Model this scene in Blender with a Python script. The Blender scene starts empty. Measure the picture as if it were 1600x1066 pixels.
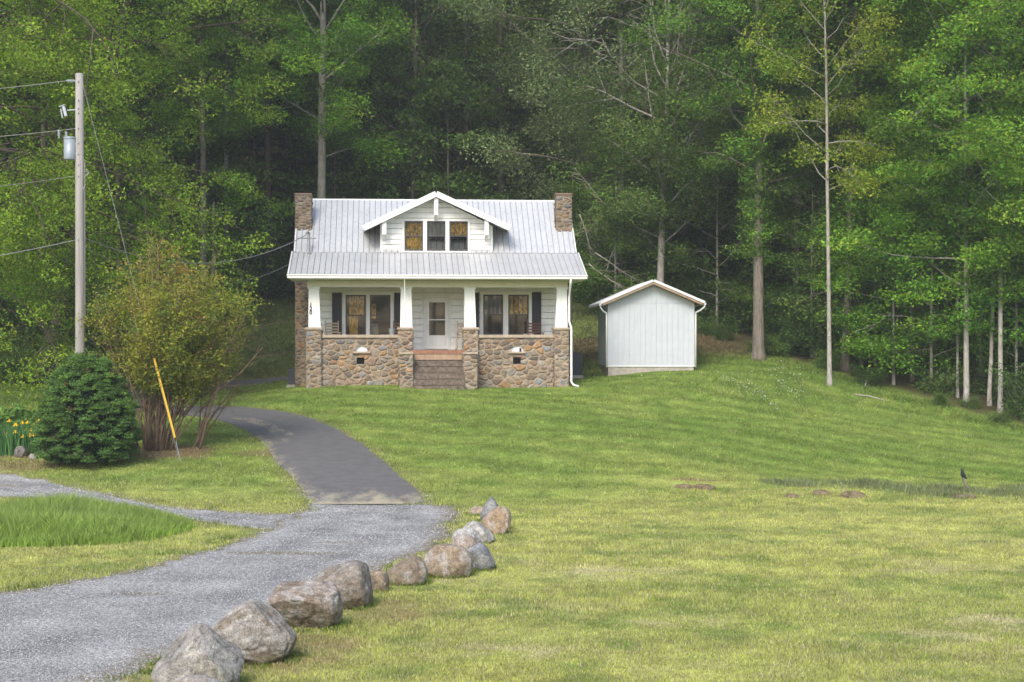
import bpy, math, random
import numpy as np
from mathutils import Vector, Matrix, noise as mnoise
from mathutils.bvhtree import BVHTree

scene = bpy.context.scene
COL = scene.collection
F, CX, HY, CAMZ = 2500.0, 800.0, 533.0, 4.3
R = math.radians
rng = np.random.default_rng(7)
random.seed(7)

# ------------------------------------------------------------------ helpers
def link(o, parent=None):
    COL.objects.link(o)
    if parent is not None:
        o.parent = parent
    return o

def tag(o, label=None, cat=None, group=None, kind=None):
    if label: o['label'] = label
    if cat: o['category'] = cat
    if group: o['group'] = group
    if kind: o['kind'] = kind
    return o

def empty(name, loc, rz=0.0, label=None, cat=None, group=None):
    o = bpy.data.objects.new(name, None)
    o.empty_display_size = 0.2
    o.location = loc
    o.rotation_euler = (0, 0, rz)
    link(o)
    return tag(o, label, cat, group)

def children(o):
    return [c for c in bpy.data.objects if c.parent == o]

KIDS = {}
def copy_tree(o, loc, rz=0.0, sc=1.0, label=None):
    if o.name not in KIDS:
        KIDS[o.name] = [(c, children(c)) for c in children(o)]
    c = o.copy(); COL.objects.link(c)
    c.location = loc; c.rotation_euler = (0, 0, rz)
    c.scale = (sc, sc, sc) if not isinstance(sc, tuple) else sc
    if label: c['label'] = label
    for ch, subs in KIDS[o.name]:
        d = ch.copy(); COL.objects.link(d); d.parent = c
        for s in subs:
            e = s.copy(); COL.objects.link(e); e.parent = d
    return c

def np_mesh(name, V, Fc, mat=None, parent=None, col=None, smooth=False, loc=None):
    """V (n,3); Fc (m,k) constant face size or list of such arrays"""
    V = np.asarray(V, dtype=np.float32)
    fl = Fc if isinstance(Fc, list) else [Fc]
    fl = [np.asarray(f, dtype=np.int32) for f in fl if len(f)]
    me = bpy.data.meshes.new(name)
    me.vertices.add(len(V)); me.vertices.foreach_set('co', V.ravel())
    loops = np.concatenate([f.ravel() for f in fl])
    starts, p = [], 0
    for f in fl:
        m, k = f.shape
        starts.append(p + np.arange(m, dtype=np.int32) * k); p += m * k
    starts = np.concatenate(starts).astype(np.int32)
    me.loops.add(len(loops)); me.loops.foreach_set('vertex_index', loops)
    me.polygons.add(len(starts)); me.polygons.foreach_set('loop_start', starts)
    me.polygons.foreach_set('use_smooth', np.full(len(starts), smooth, dtype=bool))
    if col is not None:
        a = me.attributes.new('Col', 'FLOAT_COLOR', 'POINT')
        c4 = np.ones((len(V), 4), dtype=np.float32); c4[:, :3] = col
        a.data.foreach_set('color', c4.ravel())
    me.update(calc_edges=True)
    if mat is not None: me.materials.append(mat)
    o = bpy.data.objects.new(name, me)
    if loc is not None: o.location = loc
    return link(o, parent)

class MB:
    """collects simple shapes into one mesh"""
    def __init__(s): s.v = []; s.f = []
    def add(s, vs, fs):
        b = len(s.v); s.v += [tuple(v) for v in vs]
        s.f += [tuple(b + i for i in f) for f in fs]; return s
    def box(s, x0, x1, y0, y1, z0, z1):
        x0, x1 = min(x0, x1), max(x0, x1); y0, y1 = min(y0, y1), max(y0, y1); z0, z1 = min(z0, z1), max(z0, z1)
        v = [(x0,y0,z0),(x1,y0,z0),(x1,y1,z0),(x0,y1,z0),(x0,y0,z1),(x1,y0,z1),(x1,y1,z1),(x0,y1,z1)]
        return s.add(v, [(0,3,2,1),(4,5,6,7),(0,1,5,4),(1,2,6,5),(2,3,7,6),(3,0,4,7)])
    def frus(s, b, t):   # b,t = (x0,x1,y0,y1,z)
        v = [(b[0],b[2],b[4]),(b[1],b[2],b[4]),(b[1],b[3],b[4]),(b[0],b[3],b[4]),
             (t[0],t[2],t[4]),(t[1],t[2],t[4]),(t[1],t[3],t[4]),(t[0],t[3],t[4])]
        return s.add(v, [(0,3,2,1),(4,5,6,7),(0,1,5,4),(1,2,6,5),(2,3,7,6),(3,0,4,7)])
    def pbox(s, O, u, w, n, a0, a1, b0, b1, c0, c1):
        O, u, w, n = map(Vector, (O, u, w, n))
        P = lambda a, b, c: O + u*a + w*b + n*c
        v = [P(a0,b0,c0),P(a1,b0,c0),P(a1,b1,c0),P(a0,b1,c0),P(a0,b0,c1),P(a1,b0,c1),P(a1,b1,c1),P(a0,b1,c1)]
        return s.add(v, [(0,3,2,1),(4,5,6,7),(0,1,5,4),(1,2,6,5),(2,3,7,6),(3,0,4,7)])
    def tube(s, pts, r, k=8, cap=True):
        pts = [Vector(p) for p in pts]; n = len(pts)
        rs = list(r) if hasattr(r, '__len__') else [r]*n
        b = len(s.v); prev = None
        for i, p in enumerate(pts):
            d = (pts[min(i+1,n-1)] - pts[max(i-1,0)])
            d = d.normalized() if d.length > 1e-9 else Vector((0,0,1))
            if prev is None:
                a = d.orthogonal().normalized()
            else:
                a = prev - d*prev.dot(d)
                a = a.normalized() if a.length > 1e-6 else d.orthogonal().normalized()
            prev = a; c = d.cross(a)
            for j in range(k):
                t = 2*math.pi*j/k
                s.v.append(tuple(p + (a*math.cos(t) + c*math.sin(t))*rs[i]))
        for i in range(n-1):
            for j in range(k):
                s.f.append((b+i*k+j, b+i*k+(j+1)%k, b+(i+1)*k+(j+1)%k, b+(i+1)*k+j))
        if cap:
            s.f.append(tuple(b+j for j in reversed(range(k))))
            s.f.append(tuple(b+(n-1)*k+j for j in range(k)))
        return s
    def build(s, name, mat, parent=None, smooth=False, bevel=0.0, loc=None):
        me = bpy.data.meshes.new(name); me.from_pydata(s.v, [], s.f); me.update()
        if smooth: me.polygons.foreach_set('use_smooth', [True]*len(me.polygons))
        if mat is not None: me.materials.append(mat)
        o = bpy.data.objects.new(name, me)
        if loc is not None: o.location = loc
        link(o, parent)
        if bevel:
            m = o.modifiers.new('bevel', 'BEVEL'); m.width = bevel; m.segments = 2; m.limit_method = 'ANGLE'
        return o

# value noise -------------------------------------------------------------
def vnoise(x, y, seed=0):
    x = np.asarray(x, float); y = np.asarray(y, float)
    xi = np.floor(x).astype(np.int64); yi = np.floor(y).astype(np.int64)
    fx = x - xi; fy = y - yi
    fx = fx*fx*(3-2*fx); fy = fy*fy*(3-2*fy)
    def h(a, b):
        n = (a*374761393 + b*668265263 + seed*1442695041) & 0xFFFFFFFF
        n = ((n ^ (n >> 13)) * 1274126177) & 0xFFFFFFFF
        n = n ^ (n >> 16)
        return (n & 0xFFFF) / 65535.0
    return (h(xi,yi)*(1-fx)+h(xi+1,yi)*fx)*(1-fy) + (h(xi,yi+1)*(1-fx)+h(xi+1,yi+1)*fx)*fy
def fbm(x, y, seed=0, oct=4):
    t = 0; a = 0.5; s = 0
    for i in range(oct):
        t = t + a*vnoise(x*2**i, y*2**i, seed+i*17); s += a; a *= 0.5
    return t/s
def sstep(a, b, x):
    t = np.clip((np.asarray(x, float)-a)/(b-a), 0, 1); return t*t*(3-2*t)

# ------------------------------------------------------------------ terrain
def cp(px, py, D):
    return ((px-CX)/F*D, D, CAMZ - (py-HY)/F*D)
CPT = [(-30,-40,0),(0,-40,0),(40,-40,0),(-30,0,0),(0,0,0),(30,0,0),(-20,18,0),(0,20,0),(20,20,0),(-22,30,0),
       (-12,30,0),(0,30,0),(12,30,0),(24,32,0),(-16,40,0),(-6,40,0),(4,41,0),(14,42,0),(26,42,0),(60,30,0),(-60,30,.3),
       cp(100,722,47), cp(0,700,49.5), cp(0,740,46), cp(300,728,47), cp(420,735,46.3), cp(580,788,42.2),
       cp(480,700,50), cp(400,650,57.5), cp(300,637,62), cp(300,605,69.5), cp(400,598,71), cp(240,705,49.5), cp(300,660,56),
       cp(680,602,63), cp(900,606,63), cp(476,604,63), cp(1016,581,67.5), cp(860,650,56.5), cp(860,700,50.5), cp(860,745,46),
       cp(680,660,55.5), cp(680,720,48.3), cp(1090,582,67), cp(1010,640,59),
       cp(1100,690,53), cp(1300,690,55), cp(1300,740,51), cp(1500,700,57), cp(1590,676,62), cp(1500,655,64), cp(1400,625,66),
       cp(1290,598,67), cp(1190,562,71), cp(1240,577,69), cp(1600,735,53), cp(1200,640,61), cp(1100,620,62),
       cp(1130,720,49.5), cp(1400,765,46), cp(1150,590,65.5),
       (-3,70,2.62), (-8,72,2.7), (2.5,70,2.7),
       cp(360,585,74), cp(360,540,79), cp(380,480,86), cp(450,465,88), cp(930,562,73), cp(930,500,80.5), cp(1130,548,74), cp(1130,518,79),
       (-10,100,11),(0,100,11.5),(12,100,11.5),(-10,120,20),(10,120,20),(0,150,34),(-30,150,32),(30,150,32),(0,190,50),
       (28,72,3.0),(40,60,1.2),(60,60,1.5),(32,85,6),(40,100,9),(40,120,16),(60,100,9),
       (-18,60,2.4),(-22,70,3.6),(-30,60,2.6),(-30,80,6),(-30,100,11),(-30,120,20),(-60,60,3),(-60,100,12),
       (-60,190,48),(60,190,48),(60,150,30),(-60,150,32)]
CPT = np.array(CPT)
def _tps(r2): return np.where(r2 > 1e-9, r2*np.log(r2+1e-12), 0.0)
_S = 30.0
_X = CPT[:, :2]/_S
_n = len(_X)
_K = _tps(((_X[:,None]-_X[None])**2).sum(-1)) + 0.004*np.eye(_n)
_P = np.hstack([np.ones((_n,1)), _X])
_A = np.block([[_K, _P],[_P.T, np.zeros((3,3))]])
_W = np.linalg.solve(_A, np.concatenate([CPT[:,2], np.zeros(3)]))
def tps(x, y):
    q = np.stack([np.ravel(x), np.ravel(y)], -1)/_S
    out = np.empty(len(q))
    for i in range(0, len(q), 20000):
        c = q[i:i+20000]
        out[i:i+20000] = _tps(((c[:,None]-_X[None])**2).sum(-1))@_W[:_n] + _W[_n] + c@_W[_n+1:]
    return out.reshape(np.shape(x))
# cached field
GX = np.arange(-64, 72.01, 0.5); GY = np.arange(-42, 196.01, 0.5)
_gx, _gy = np.meshgrid(GX, GY)
GZ = tps(_gx, _gy)
_near = 1 - sstep(36, 41, _gy)
GZ = GZ*(1-_near) + 0.0*_near
GZ += (fbm(_gx/7, _gy/7, 3)-.5)*0.16*sstep(38, 60, _gy) + (fbm(_gx/3, _gy/3, 5)-.5)*0.05
# rough ditch strip at right, a shallow spoil hollow
dd = np.exp(-((_gy-45.6-0.02*(_gx-15))/1.0)**2)*sstep(7, 10.5, _gx)
GZ += dd*(fbm(_gx/1.1, _gy/1.1, 9)-.36)*0.95
def _bil(x, y):
    x = np.clip((np.asarray(x, float)-GX[0])/0.5, 0, len(GX)-1.001); y = np.clip((np.asarray(y, float)-GY[0])/0.5, 0, len(GY)-1.001)
    i = x.astype(int); j = y.astype(int); fx = x-i; fy = y-j
    return (GZ[j,i]*(1-fx)+GZ[j,i+1]*fx)*(1-fy)+(GZ[j+1,i]*(1-fx)+GZ[j+1,i+1]*fx)*fy
def H(x, y): return _bil(x, y)
def h1(x, y): return float(_bil(x, y))
_DD = np.arange(14, 180, 0.1)
def G(px, py):
    """world point where the sight line through a photo pixel meets the ground"""
    X = (px-CX)/F*_DD; Z = CAMZ-(py-HY)/F*_DD
    below = Z < _bil(X, _DD)
    k = int(np.argmax(below)) if below.any() else len(_DD)-1
    D = _DD[k]
    if k > 0:
        a = (Z-_bil(X,_DD)); D = _DD[k-1] + 0.1*a[k-1]/(a[k-1]-a[k]+1e-9)
    x = (px-CX)/F*D
    return (x, D, h1(x, D))
def at(px, D, dz=0.0):
    x = (px-CX)/F*D; return (x, D, h1(x, D)+dz)
def Gxy(lst): return np.array([G(*p)[:2] if len(p) == 2 else p[:2] for p in lst])

def resample(P, n):
    P = np.asarray(P, float); 
    for _ in range(2):   # corner cutting
        Q = [P[0]]
        for a, b in zip(P[:-1], P[1:]): Q += [a*.75+b*.25, a*.25+b*.75]
        Q.append(P[-1]); P = np.array(Q)
    s = np.concatenate([[0], np.cumsum(np.hypot(*np.diff(P, axis=0).T))])
    t = np.linspace(0, s[-1], n)
    return np.stack([np.interp(t, s, P[:,0]), np.interp(t, s, P[:,1])], -1)
def inpoly(x, y, P):
    x = np.asarray(x); y = np.asarray(y); r = np.zeros(x.shape, bool); n = len(P); j = n-1
    for i in range(n):
        xi, yi = P[i]; xj, yj = P[j]
        c = ((yi > y) != (yj > y)) & (x < (xj-xi)*(y-yi)/(yj-yi+1e-12)+xi)
        r ^= c; j = i
    return r
def polydist(x, y, P):
    x = np.asarray(x, float); y = np.asarray(y, float); d = np.full(x.shape, 1e9); n = len(P)
    for i in range(n):
        a = P[i]; b = P[(i+1) % n]; e = b-a; L = e@e+1e-12
        t = np.clip(((x-a[0])*e[0]+(y-a[1])*e[1])/L, 0, 1)
        d = np.minimum(d, np.hypot(x-a[0]-t*e[0], y-a[1]-t*e[1]))
    return d
# roads ------------------------------------------------------------------
drv_r = Gxy([(668,788),(655,766),(630,748),(600,722),(575,700),(545,682),(520,668),(490,655),(450,645),(400,638),(350,635),(300,634)])
drv_r = np.vstack([drv_r, [[-13.6,62.8],[-14.6,64.8],[-13.9,66.6]], Gxy([(300,611),(345,608),(400,601),(432,597),(455,594)])])
drv_l = Gxy([(487,788),(478,770),(468,755),(450,740),(432,725),(422,705),(410,690),(395,680),(370,665),(340,656),(310,651)])
drv_l = np.vstack([drv_l, [[-14.0,59.6],[-17.5,62.5],[-17.6,66.5],[-15.5,69.6]], Gxy([(300,600),(345,596),(400,592),(440,589),(457,588)])])
main_l = Gxy([(486,787),(472,797),(440,818),(412,832),(330,862),(250,880),(150,905),(0,924),(-300,975)])
main_r = Gxy([(668,787),(704,792),(712,803),(700,826),(688,845),(655,866),(600,893),(540,925),(440,960),(330,1003),(220,1052),(120,1085),(-60,1160)])
br_u = Gxy([(500,800),(400,802),(350,800),(250,790),(150,770),(60,748),(0,735),(-250,695)])
br_l = Gxy([(470,822),(412,829),(370,822),(300,812),(180,788),(80,779),(0,776),(-250,748)])
def strip(L, Rr, n, m):
    L = resample(L, n); Rr = resample(Rr, n)
    t = np.linspace(0, 1, m)[None,:,None]
    return L[:,None]*(1-t)+Rr[:,None]*t
ROADS = {}
for nm, (L_, R_, n_, m_) in dict(driveway=(drv_l, drv_r, 160, 18), gravel_road=(main_l, main_r, 150, 40), gravel_track=(br_l, br_u, 110, 18)).items():
    S_ = strip(L_, R_, n_, m_)
    e_ = 0.10 if nm != 'driveway' else 0.03
    if nm != 'driveway':   # ragged margins
        w1 = (fbm(S_[:,0,0]*1.3, S_[:,0,1]*1.3, 31)-.5)*0.8; w2 = (fbm(S_[:,-1,0]*1.3, S_[:,-1,1]*1.3, 41)-.5)*0.8
    else:
        w1 = (fbm(S_[:,0,0]*2, S_[:,0,1]*2, 31)-.5)*0.18; w2 = (fbm(S_[:,-1,0]*2, S_[:,-1,1]*2, 41)-.5)*0.18
    U_ = S_[:,-1]-S_[:,0]; U_ = U_/np.hypot(U_[:,0], U_[:,1])[:,None]
    t_ = np.linspace(0, 1, m_)[None,:,None]
    S_ = S_ + U_[:,None]*(w1[:,None,None]*(1-t_)+w2[:,None,None]*t_)
    ROADS[nm] = S_
POLY = {k: np.vstack([S[:,0], S[::-1,-1]]) for k, S in ROADS.items()}
def roadin(x, y):
    """signed: >0 inside a road by that many metres, <0 outside"""
    out = np.full(np.shape(x), -1e9)
    for P in POLY.values():
        P = P[::2]
        d = polydist(x, y, P); out = np.maximum(out, np.where(inpoly(x, y, P), d, -d))
    return out
# where the forest floor begins
_EX = [-64,-17,-15.3,-13.6,4,9,11,13,15.5,17.8,19.5,24,72]; _EY = [57,61,72,87,84,79.5,73.5,69.3,67,65,63,58.5,50]
def forest(x, y): return np.asarray(y) - np.interp(x, _EX, _EY)

def blob(x, y, c, rx, ry, seed=0):
    r = np.hypot((x-c[0])/rx, (y-c[1])/ry) + (fbm(x*1.1, y*1.1, seed)-.5)*0.9
    return 1-sstep(0.65, 1.1, r)
C_YEL = np.array([.325,.335,.098]); C_GRN = np.array([.155,.212,.046]); C_DEEP = np.array([.100,.165,.030]); C_STRAW = np.array([.40,.36,.22])
C_SOIL = np.array([.20,.135,.085]); C_LITTER = np.array([.075,.066,.034]); C_OLIVE = np.array([.135,.165,.050])
def groundcol(x, y):
    x = np.asarray(x, float); y = np.asarray(y, float)
    n1 = fbm(x/4, y/4, 11); n2 = fbm(x/1.1, y/1.6, 12); n3 = fbm(x/12, y/9, 13); n4 = fbm(x/.35, y/.5, 14, 3)
    mound = sstep(36, 54, y+(n3-.5)*14+(n1-.5)*5)
    c = C_YEL*(1-mound)[...,None] + C_GRN*mound[...,None]
    g = np.clip((n1-.5)*1.7+.42-.10*(1-mound), 0, 1)
    c = c*(1-.65*g[...,None]) + (C_GRN*(1-mound)[...,None]+C_DEEP*mound[...,None])*(.65*g[...,None])
    g2 = np.clip((n2-.5)*1.8, 0, .45)*(1-.65*mound); c = c*(1-g2[...,None]) + C_YEL*g2[...,None]
    n5 = fbm(x/2.6+y*.05, y/.22, 15, 3); n6 = fbm(x/.28, y/.34, 16, 3)
    c = c*(.88+.24*n5)[...,None]*(.70+.60*n6)[...,None]
    wd = np.clip((fbm(x/.8, y/.9, 17)-.56)*6, 0, 1)*.55; c = c*(1-wd[...,None])+np.array([.095,.165,.030])*wd[...,None]
    # mower lines across the slope
    st = np.sin((x*.42 + y*1.0 + n3*7)*2*math.pi/2.0)*.5+.5
    c = c*(1+(st-.5)*(.12+.16*sstep(40, 50, y)))[...,None]
    # dry thatch on the near lawn
    dry = np.clip((fbm(x/2.6, y/1.3, 21)-.52)*5, 0, 1)*(1-sstep(34, 42, y))*np.clip((fbm(x/.45,y/.28,23)-.42)*5, 0, 1)*.8
    w = .35+.65*np.maximum.reduce([blob(x,y,(1.3,29.5),3.2,2.2,1), blob(x,y,(8,24),5,2.2,2), blob(x,y,(1.5,23),3,2,3), blob(x,y,(9.5,30),5,1.5,5)])
    d2 = np.maximum(dry*w, .5*blob(x,y,(1.6,29.6),1.6,1.0,4)*np.clip(fbm(x/.5,y/.3,22)*4-1.6,0,1)); c = c*(1-d2[...,None])+C_STRAW*d2[...,None]
    # bare soil along the boulders, under the shrub, dirt clods by the ditch
    s = np.zeros(x.shape)
    for b in ((-3.2,22.2,1.3,1.6),(-5.2,20.6,1.6,.9),(-1.9,25.4,1.0,1.3)):
        s = np.maximum(s, .6*blob(x,y,b[:2],b[2],b[3],8)*np.clip(n4*2.4-.5,0,1))
    for b, k in (((-10.6,49.2,1.6,1.6),.85),((-14.4,47.0,2.2,.8),.6),((-16.5,48.6,2.4,1.2),.7),((-7.6,49.2,1.0,.6),.5),((5.2,45.8,1.0,.25),.95),((11,45.6,1.3,.5),.8),((8.6,45.5,1.0,.3),.7),((15.6,45.2,1.2,.5),.7),((13,46.1,3.5,.9),.45),((9.8,46.3,.9,.3),.7),((12.8,45.1,.9,.25),.8)):
        s = np.maximum(s, k*blob(x,y,b[:2],b[2],b[3],9))
    c = c*(1-s[...,None])+C_SOIL*s[...,None]
    # banks behind house and shed
    bk = sstep(70.5, 74, y + (n1-.5)*3); bc = C_OLIVE*(.7+.6*n2)[...,None]
    br = np.maximum(blob(x,y,(10,76),4.5,6,14), blob(x,y,(4.2,75),1.6,3,15))*.8
    bc = bc*(1-br[...,None])+np.array([.13,.095,.055])*br[...,None]
    c = c*(1-bk[...,None])+bc*bk[...,None]
    f = sstep(.2, 3.2, forest(x,y)+(n2-.5)*3)
    c = c*(1-f[...,None])+(C_LITTER*(.5+1.0*n2)[...,None])*f[...,None]
    return np.clip(c*(.82+.36*n4)[...,None], .008, .6)
EXPO = 1.05
HAZE = 0.0007

# ------------------------------------------------------------------ materials
def mat(name, base=(.5,.5,.5), rough=.7, metal=0.0, spec=.3, attr=False, n_scale=0, n_amt=0.25, bump=0.0, bump_scale=30, trans=0.0, stretch=None, streak=0.0, detail=6):
    m = bpy.data.materials.new(name); m.use_nodes = True
    nt = m.node_tree; N = nt.nodes; Lk = nt.links
    p = N['Principled BSDF']; p.inputs['Roughness'].default_value = rough; p.inputs['Metallic'].default_value = metal
    p.inputs['Specular IOR Level'].default_value = spec
    if attr:
        a = N.new('ShaderNodeAttribute'); a.attribute_name = 'Col'; csock = a.outputs['Color']
    else:
        a = N.new('ShaderNodeRGB'); a.outputs[0].default_value = (*base, 1); csock = a.outputs[0]
    tc = N.new('ShaderNodeTexCoord'); vec = tc.outputs['Object']
    if stretch:
        mp = N.new('ShaderNodeMapping'); mp.inputs['Scale'].default_value = stretch; Lk.new(vec, mp.inputs['Vector']); vec = mp.outputs['Vector']
    if n_scale:
        n = N.new('ShaderNodeTexNoise'); n.inputs['Scale'].default_value = n_scale; n.inputs['Detail'].default_value = detail; n.inputs['Roughness'].default_value = .65
        Lk.new(vec, n.inputs['Vector'])
        mr = N.new('ShaderNodeMapRange'); mr.inputs['From Min'].default_value = .3; mr.inputs['From Max'].default_value = .7
        mr.inputs['To Min'].default_value = 1-n_amt; mr.inputs['To Max'].default_value = 1+n_amt
        Lk.new(n.outputs['Fac'], mr.inputs['Value'])
        mx = N.new('ShaderNodeVectorMath'); mx.operation = 'SCALE'; Lk.new(csock, mx.inputs[0]); Lk.new(mr.outputs['Result'], mx.inputs['Scale'])
        csock = mx.outputs['Vector']
    if streak:
        mp2 = N.new('ShaderNodeMapping'); mp2.inputs['Scale'].default_value = (6, 6, .5); Lk.new(tc.outputs['Object'], mp2.inputs['Vector'])
        n2 = N.new('ShaderNodeTexNoise'); n2.inputs['Scale'].default_value = 1.6; n2.inputs['Detail'].default_value = 5; Lk.new(mp2.outputs['Vector'], n2.inputs['Vector'])
        mr2 = N.new('ShaderNodeMapRange'); mr2.inputs['From Min'].default_value = .45; mr2.inputs['From Max'].default_value = .75; mr2.inputs['To Min'].default_value = 1; mr2.inputs['To Max'].default_value = 1-streak
        Lk.new(n2.outputs['Fac'], mr2.inputs['Value'])
        mx2 = N.new('ShaderNodeVectorMath'); mx2.operation = 'SCALE'; Lk.new(csock, mx2.inputs[0]); Lk.new(mr2.outputs['Result'], mx2.inputs['Scale']); csock = mx2.outputs['Vector']
    Lk.new(csock, p.inputs['Base Color'])
    if bump:
        b = N.new('ShaderNodeBump'); b.inputs['Strength'].default_value = 1.0; b.inputs['Distance'].default_value = bump
        nb = N.new('ShaderNodeTexNoise'); nb.inputs['Scale'].default_value = bump_scale; nb.inputs['Detail'].default_value = 5; Lk.new(vec, nb.inputs['Vector'])
        Lk.new(nb.outputs['Fac'], b.inputs['Height']); Lk.new(b.outputs['Normal'], p.inputs['Normal'])
    if trans:
        out = [n for n in N if n.type == 'OUTPUT_MATERIAL'][0]
        t = N.new('ShaderNodeBsdfTranslucent'); Lk.new(csock, t.inputs['Color'])
        ms = N.new('ShaderNodeMixShader'); ms.inputs[0].default_value = trans
        Lk.new(p.outputs[0], ms.inputs[1]); Lk.new(t.outputs[0], ms.inputs[2]); Lk.new(ms.outputs[0], out.inputs['Surface'])
    return m
M = {}
M['ground'] = mat('turf', attr=True, rough=.95, spec=.05, n_scale=9, n_amt=.28, bump=.05, bump_scale=7)
M['blade'] = mat('grass_blade', attr=True, rough=.6, spec=.15, trans=.35)
M['leaf'] = mat('leaf', attr=True, rough=.5, spec=.25, trans=.42)
M['needle'] = mat('needle', attr=True, rough=.6, spec=.2, trans=.2)
M['bark'] = mat('bark', (.17,.15,.125), .95, spec=.1, n_scale=5, n_amt=.5, bump=.03, bump_scale=6, stretch=(2.5,2.5,.5))
M['bark_pale'] = mat('pale_bark', (.31,.29,.26), .95, spec=.1, n_scale=4, n_amt=.4, bump=.02, bump_scale=6, stretch=(2.5,2.5,.8))
M['bark_dark'] = mat('dark_bark', (.085,.07,.055), .95, spec=.1, n_scale=5, n_amt=.5, bump=.03, bump_scale=6, stretch=(2.5,2.5,.4))
M['twig'] = mat('dead_wood', (.30,.27,.235), .95, spec=.1, n_scale=4, n_amt=.3)
M['asphalt'] = mat('asphalt', (.120,.117,.117), .9, spec=.2, n_scale=2.6, n_amt=.14, bump=.006, bump_scale=60)
M['white'] = mat('white_paint', (.74,.74,.73), .5, spec=.4, n_scale=3, n_amt=.04, streak=.06)
M['siding'] = mat('white_siding', (.79,.79,.77), .55, spec=.35, n_scale=3, n_amt=.05, streak=.10)
M['cream'] = mat('cream_paint', (.62,.59,.48), .5, spec=.35, n_scale=3, n_amt=.05)
M['metal_roof'] = mat('galvanised_roof', (.60,.61,.63), .42, metal=.35, spec=.5, n_scale=1.5, n_amt=.08, streak=.16)
M['rib_shade_dirt'] = mat('rib_shadow_dirt', (.24,.25,.275), .7, n_scale=4, n_amt=.3)  # dark colour paints the shadow line of each rib, with some dirt
M['flash'] = mat('white_metal', (.66,.67,.69), .4, metal=.1, spec=.5)
M['black'] = mat('black_paint', (.022,.021,.026), .5, spec=.4)
M['frame'] = mat('dark_frame', (.060,.055,.058), .5, spec=.4)
M['stone'] = mat('fieldstone', attr=True, rough=.9, spec=.15, n_scale=9, n_amt=.30, bump=.012, bump_scale=18)
M['concrete'] = mat('concrete', (.36,.33,.29), .95, spec=.1, n_scale=5, n_amt=.25, bump=.006, bump_scale=30)
M['cap'] = mat('stone_cap', (.38,.31,.24), .9, spec=.15, n_scale=6, n_amt=.25, bump=.006, bump_scale=25)
M['step'] = mat('worn_step', (.155,.125,.10), .95, spec=.1, n_scale=9, n_amt=.6, bump=.012, bump_scale=18)
M['brick'] = mat('red_brick_edge', (.26,.14,.095), .9, spec=.1, n_scale=8, n_amt=.35)
M['tan'] = mat('tan_riser', (.35,.25,.17), .9, spec=.1, n_scale=5, n_amt=.3)
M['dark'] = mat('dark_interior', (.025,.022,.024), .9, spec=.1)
M['amber_reflection'] = mat('amber_reflection_paint', (.66,.41,.10), .9, spec=.1, n_scale=5, n_amt=.95, stretch=(3,1,1.6))  # mottled amber colour paints in golden tree reflections on the panes
M['grey_cloth'] = mat('grey_blind', (.30,.29,.27), .9, spec=.1, n_scale=6, n_amt=.3, stretch=(4,1,.6))
M['wood'] = mat('brown_wood', (.19,.115,.065), .7, spec=.2, n_scale=6, n_amt=.3, stretch=(6,6,1))
M['wood_pale'] = mat('pale_wood', (.45,.36,.26), .7, spec=.2, n_scale=6, n_amt=.2)
M['wood_red'] = mat('red_brown_wood', (.13,.06,.045), .6, spec=.25, n_scale=6, n_amt=.2)
M['pole'] = mat('weathered_pole', (.29,.275,.26), .95, spec=.1, n_scale=3, n_amt=.28, bump=.01, bump_scale=10, stretch=(9,9,.25))
M['galv'] = mat('grey_steel', (.26,.30,.34), .45, metal=.2, spec=.5, n_scale=4, n_amt=.08)
M['wire'] = mat('aluminium_wire', (.25,.25,.25), .5, metal=.4)
M['porcelain'] = mat('porcelain', (.42,.45,.50), .3, spec=.6)
M['yellow'] = mat('yellow_plastic', (.66,.40,.03), .5, spec=.4)
M['petal'] = mat('yellow_petal', (.85,.58,.03), .6, trans=.3)
M['white_petal'] = mat('white_petal', (.75,.76,.72), .7, trans=.3)
M['shed'] = mat('shed_boards', (.47,.50,.54), .5, spec=.35, n_scale=2.5, n_amt=.05, streak=.05)
M['rock'] = mat('boulder_rock', attr=True, rough=.92, spec=.15, n_scale=13, n_amt=.42, bump=.025, bump_scale=11, detail=9)
def crisp(m):   # grain on top of the broad relief
    nt = m.node_tree; N = nt.nodes; L = nt.links; b0 = [n for n in N if n.type == 'BUMP'][0]; tc = [n for n in N if n.type == 'TEX_COORD'][0]
    b = N.new('ShaderNodeBump'); b.inputs['Distance'].default_value = .008; nb = N.new('ShaderNodeTexNoise'); nb.inputs['Scale'].default_value = 70; nb.inputs['Detail'].default_value = 4
    L.new(tc.outputs['Object'], nb.inputs['Vector']); L.new(nb.outputs['Fac'], b.inputs['Height']); L.new(b0.outputs['Normal'], b.inputs['Normal']); L.new(b.outputs['Normal'], N['Principled BSDF'].inputs['Normal'])
    p = N['Principled BSDF']; src = p.inputs['Base Color'].links[0].from_socket
    v = N.new('ShaderNodeTexNoise'); v.inputs['Scale'].default_value = 48; v.inputs['Detail'].default_value = 3; L.new(tc.outputs['Object'], v.inputs['Vector'])
    mr = N.new('ShaderNodeMapRange'); mr.inputs['From Min'].default_value = .35; mr.inputs['From Max'].default_value = .65; mr.inputs['To Min'].default_value = .66; mr.inputs['To Max'].default_value = 1.3; L.new(v.outputs['Fac'], mr.inputs['Value'])
    s = N.new('ShaderNodeVectorMath'); s.operation = 'SCALE'; L.new(src, s.inputs[0]); L.new(mr.outputs['Result'], s.inputs['Scale']); L.new(s.outputs['Vector'], p.inputs['Base Color'])
crisp(M['rock'])
M['pebble'] = mat('pebble', attr=True, rough=.9, spec=.2)
M['feather'] = mat('dark_feather', (.02,.022,.028), .6)
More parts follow.
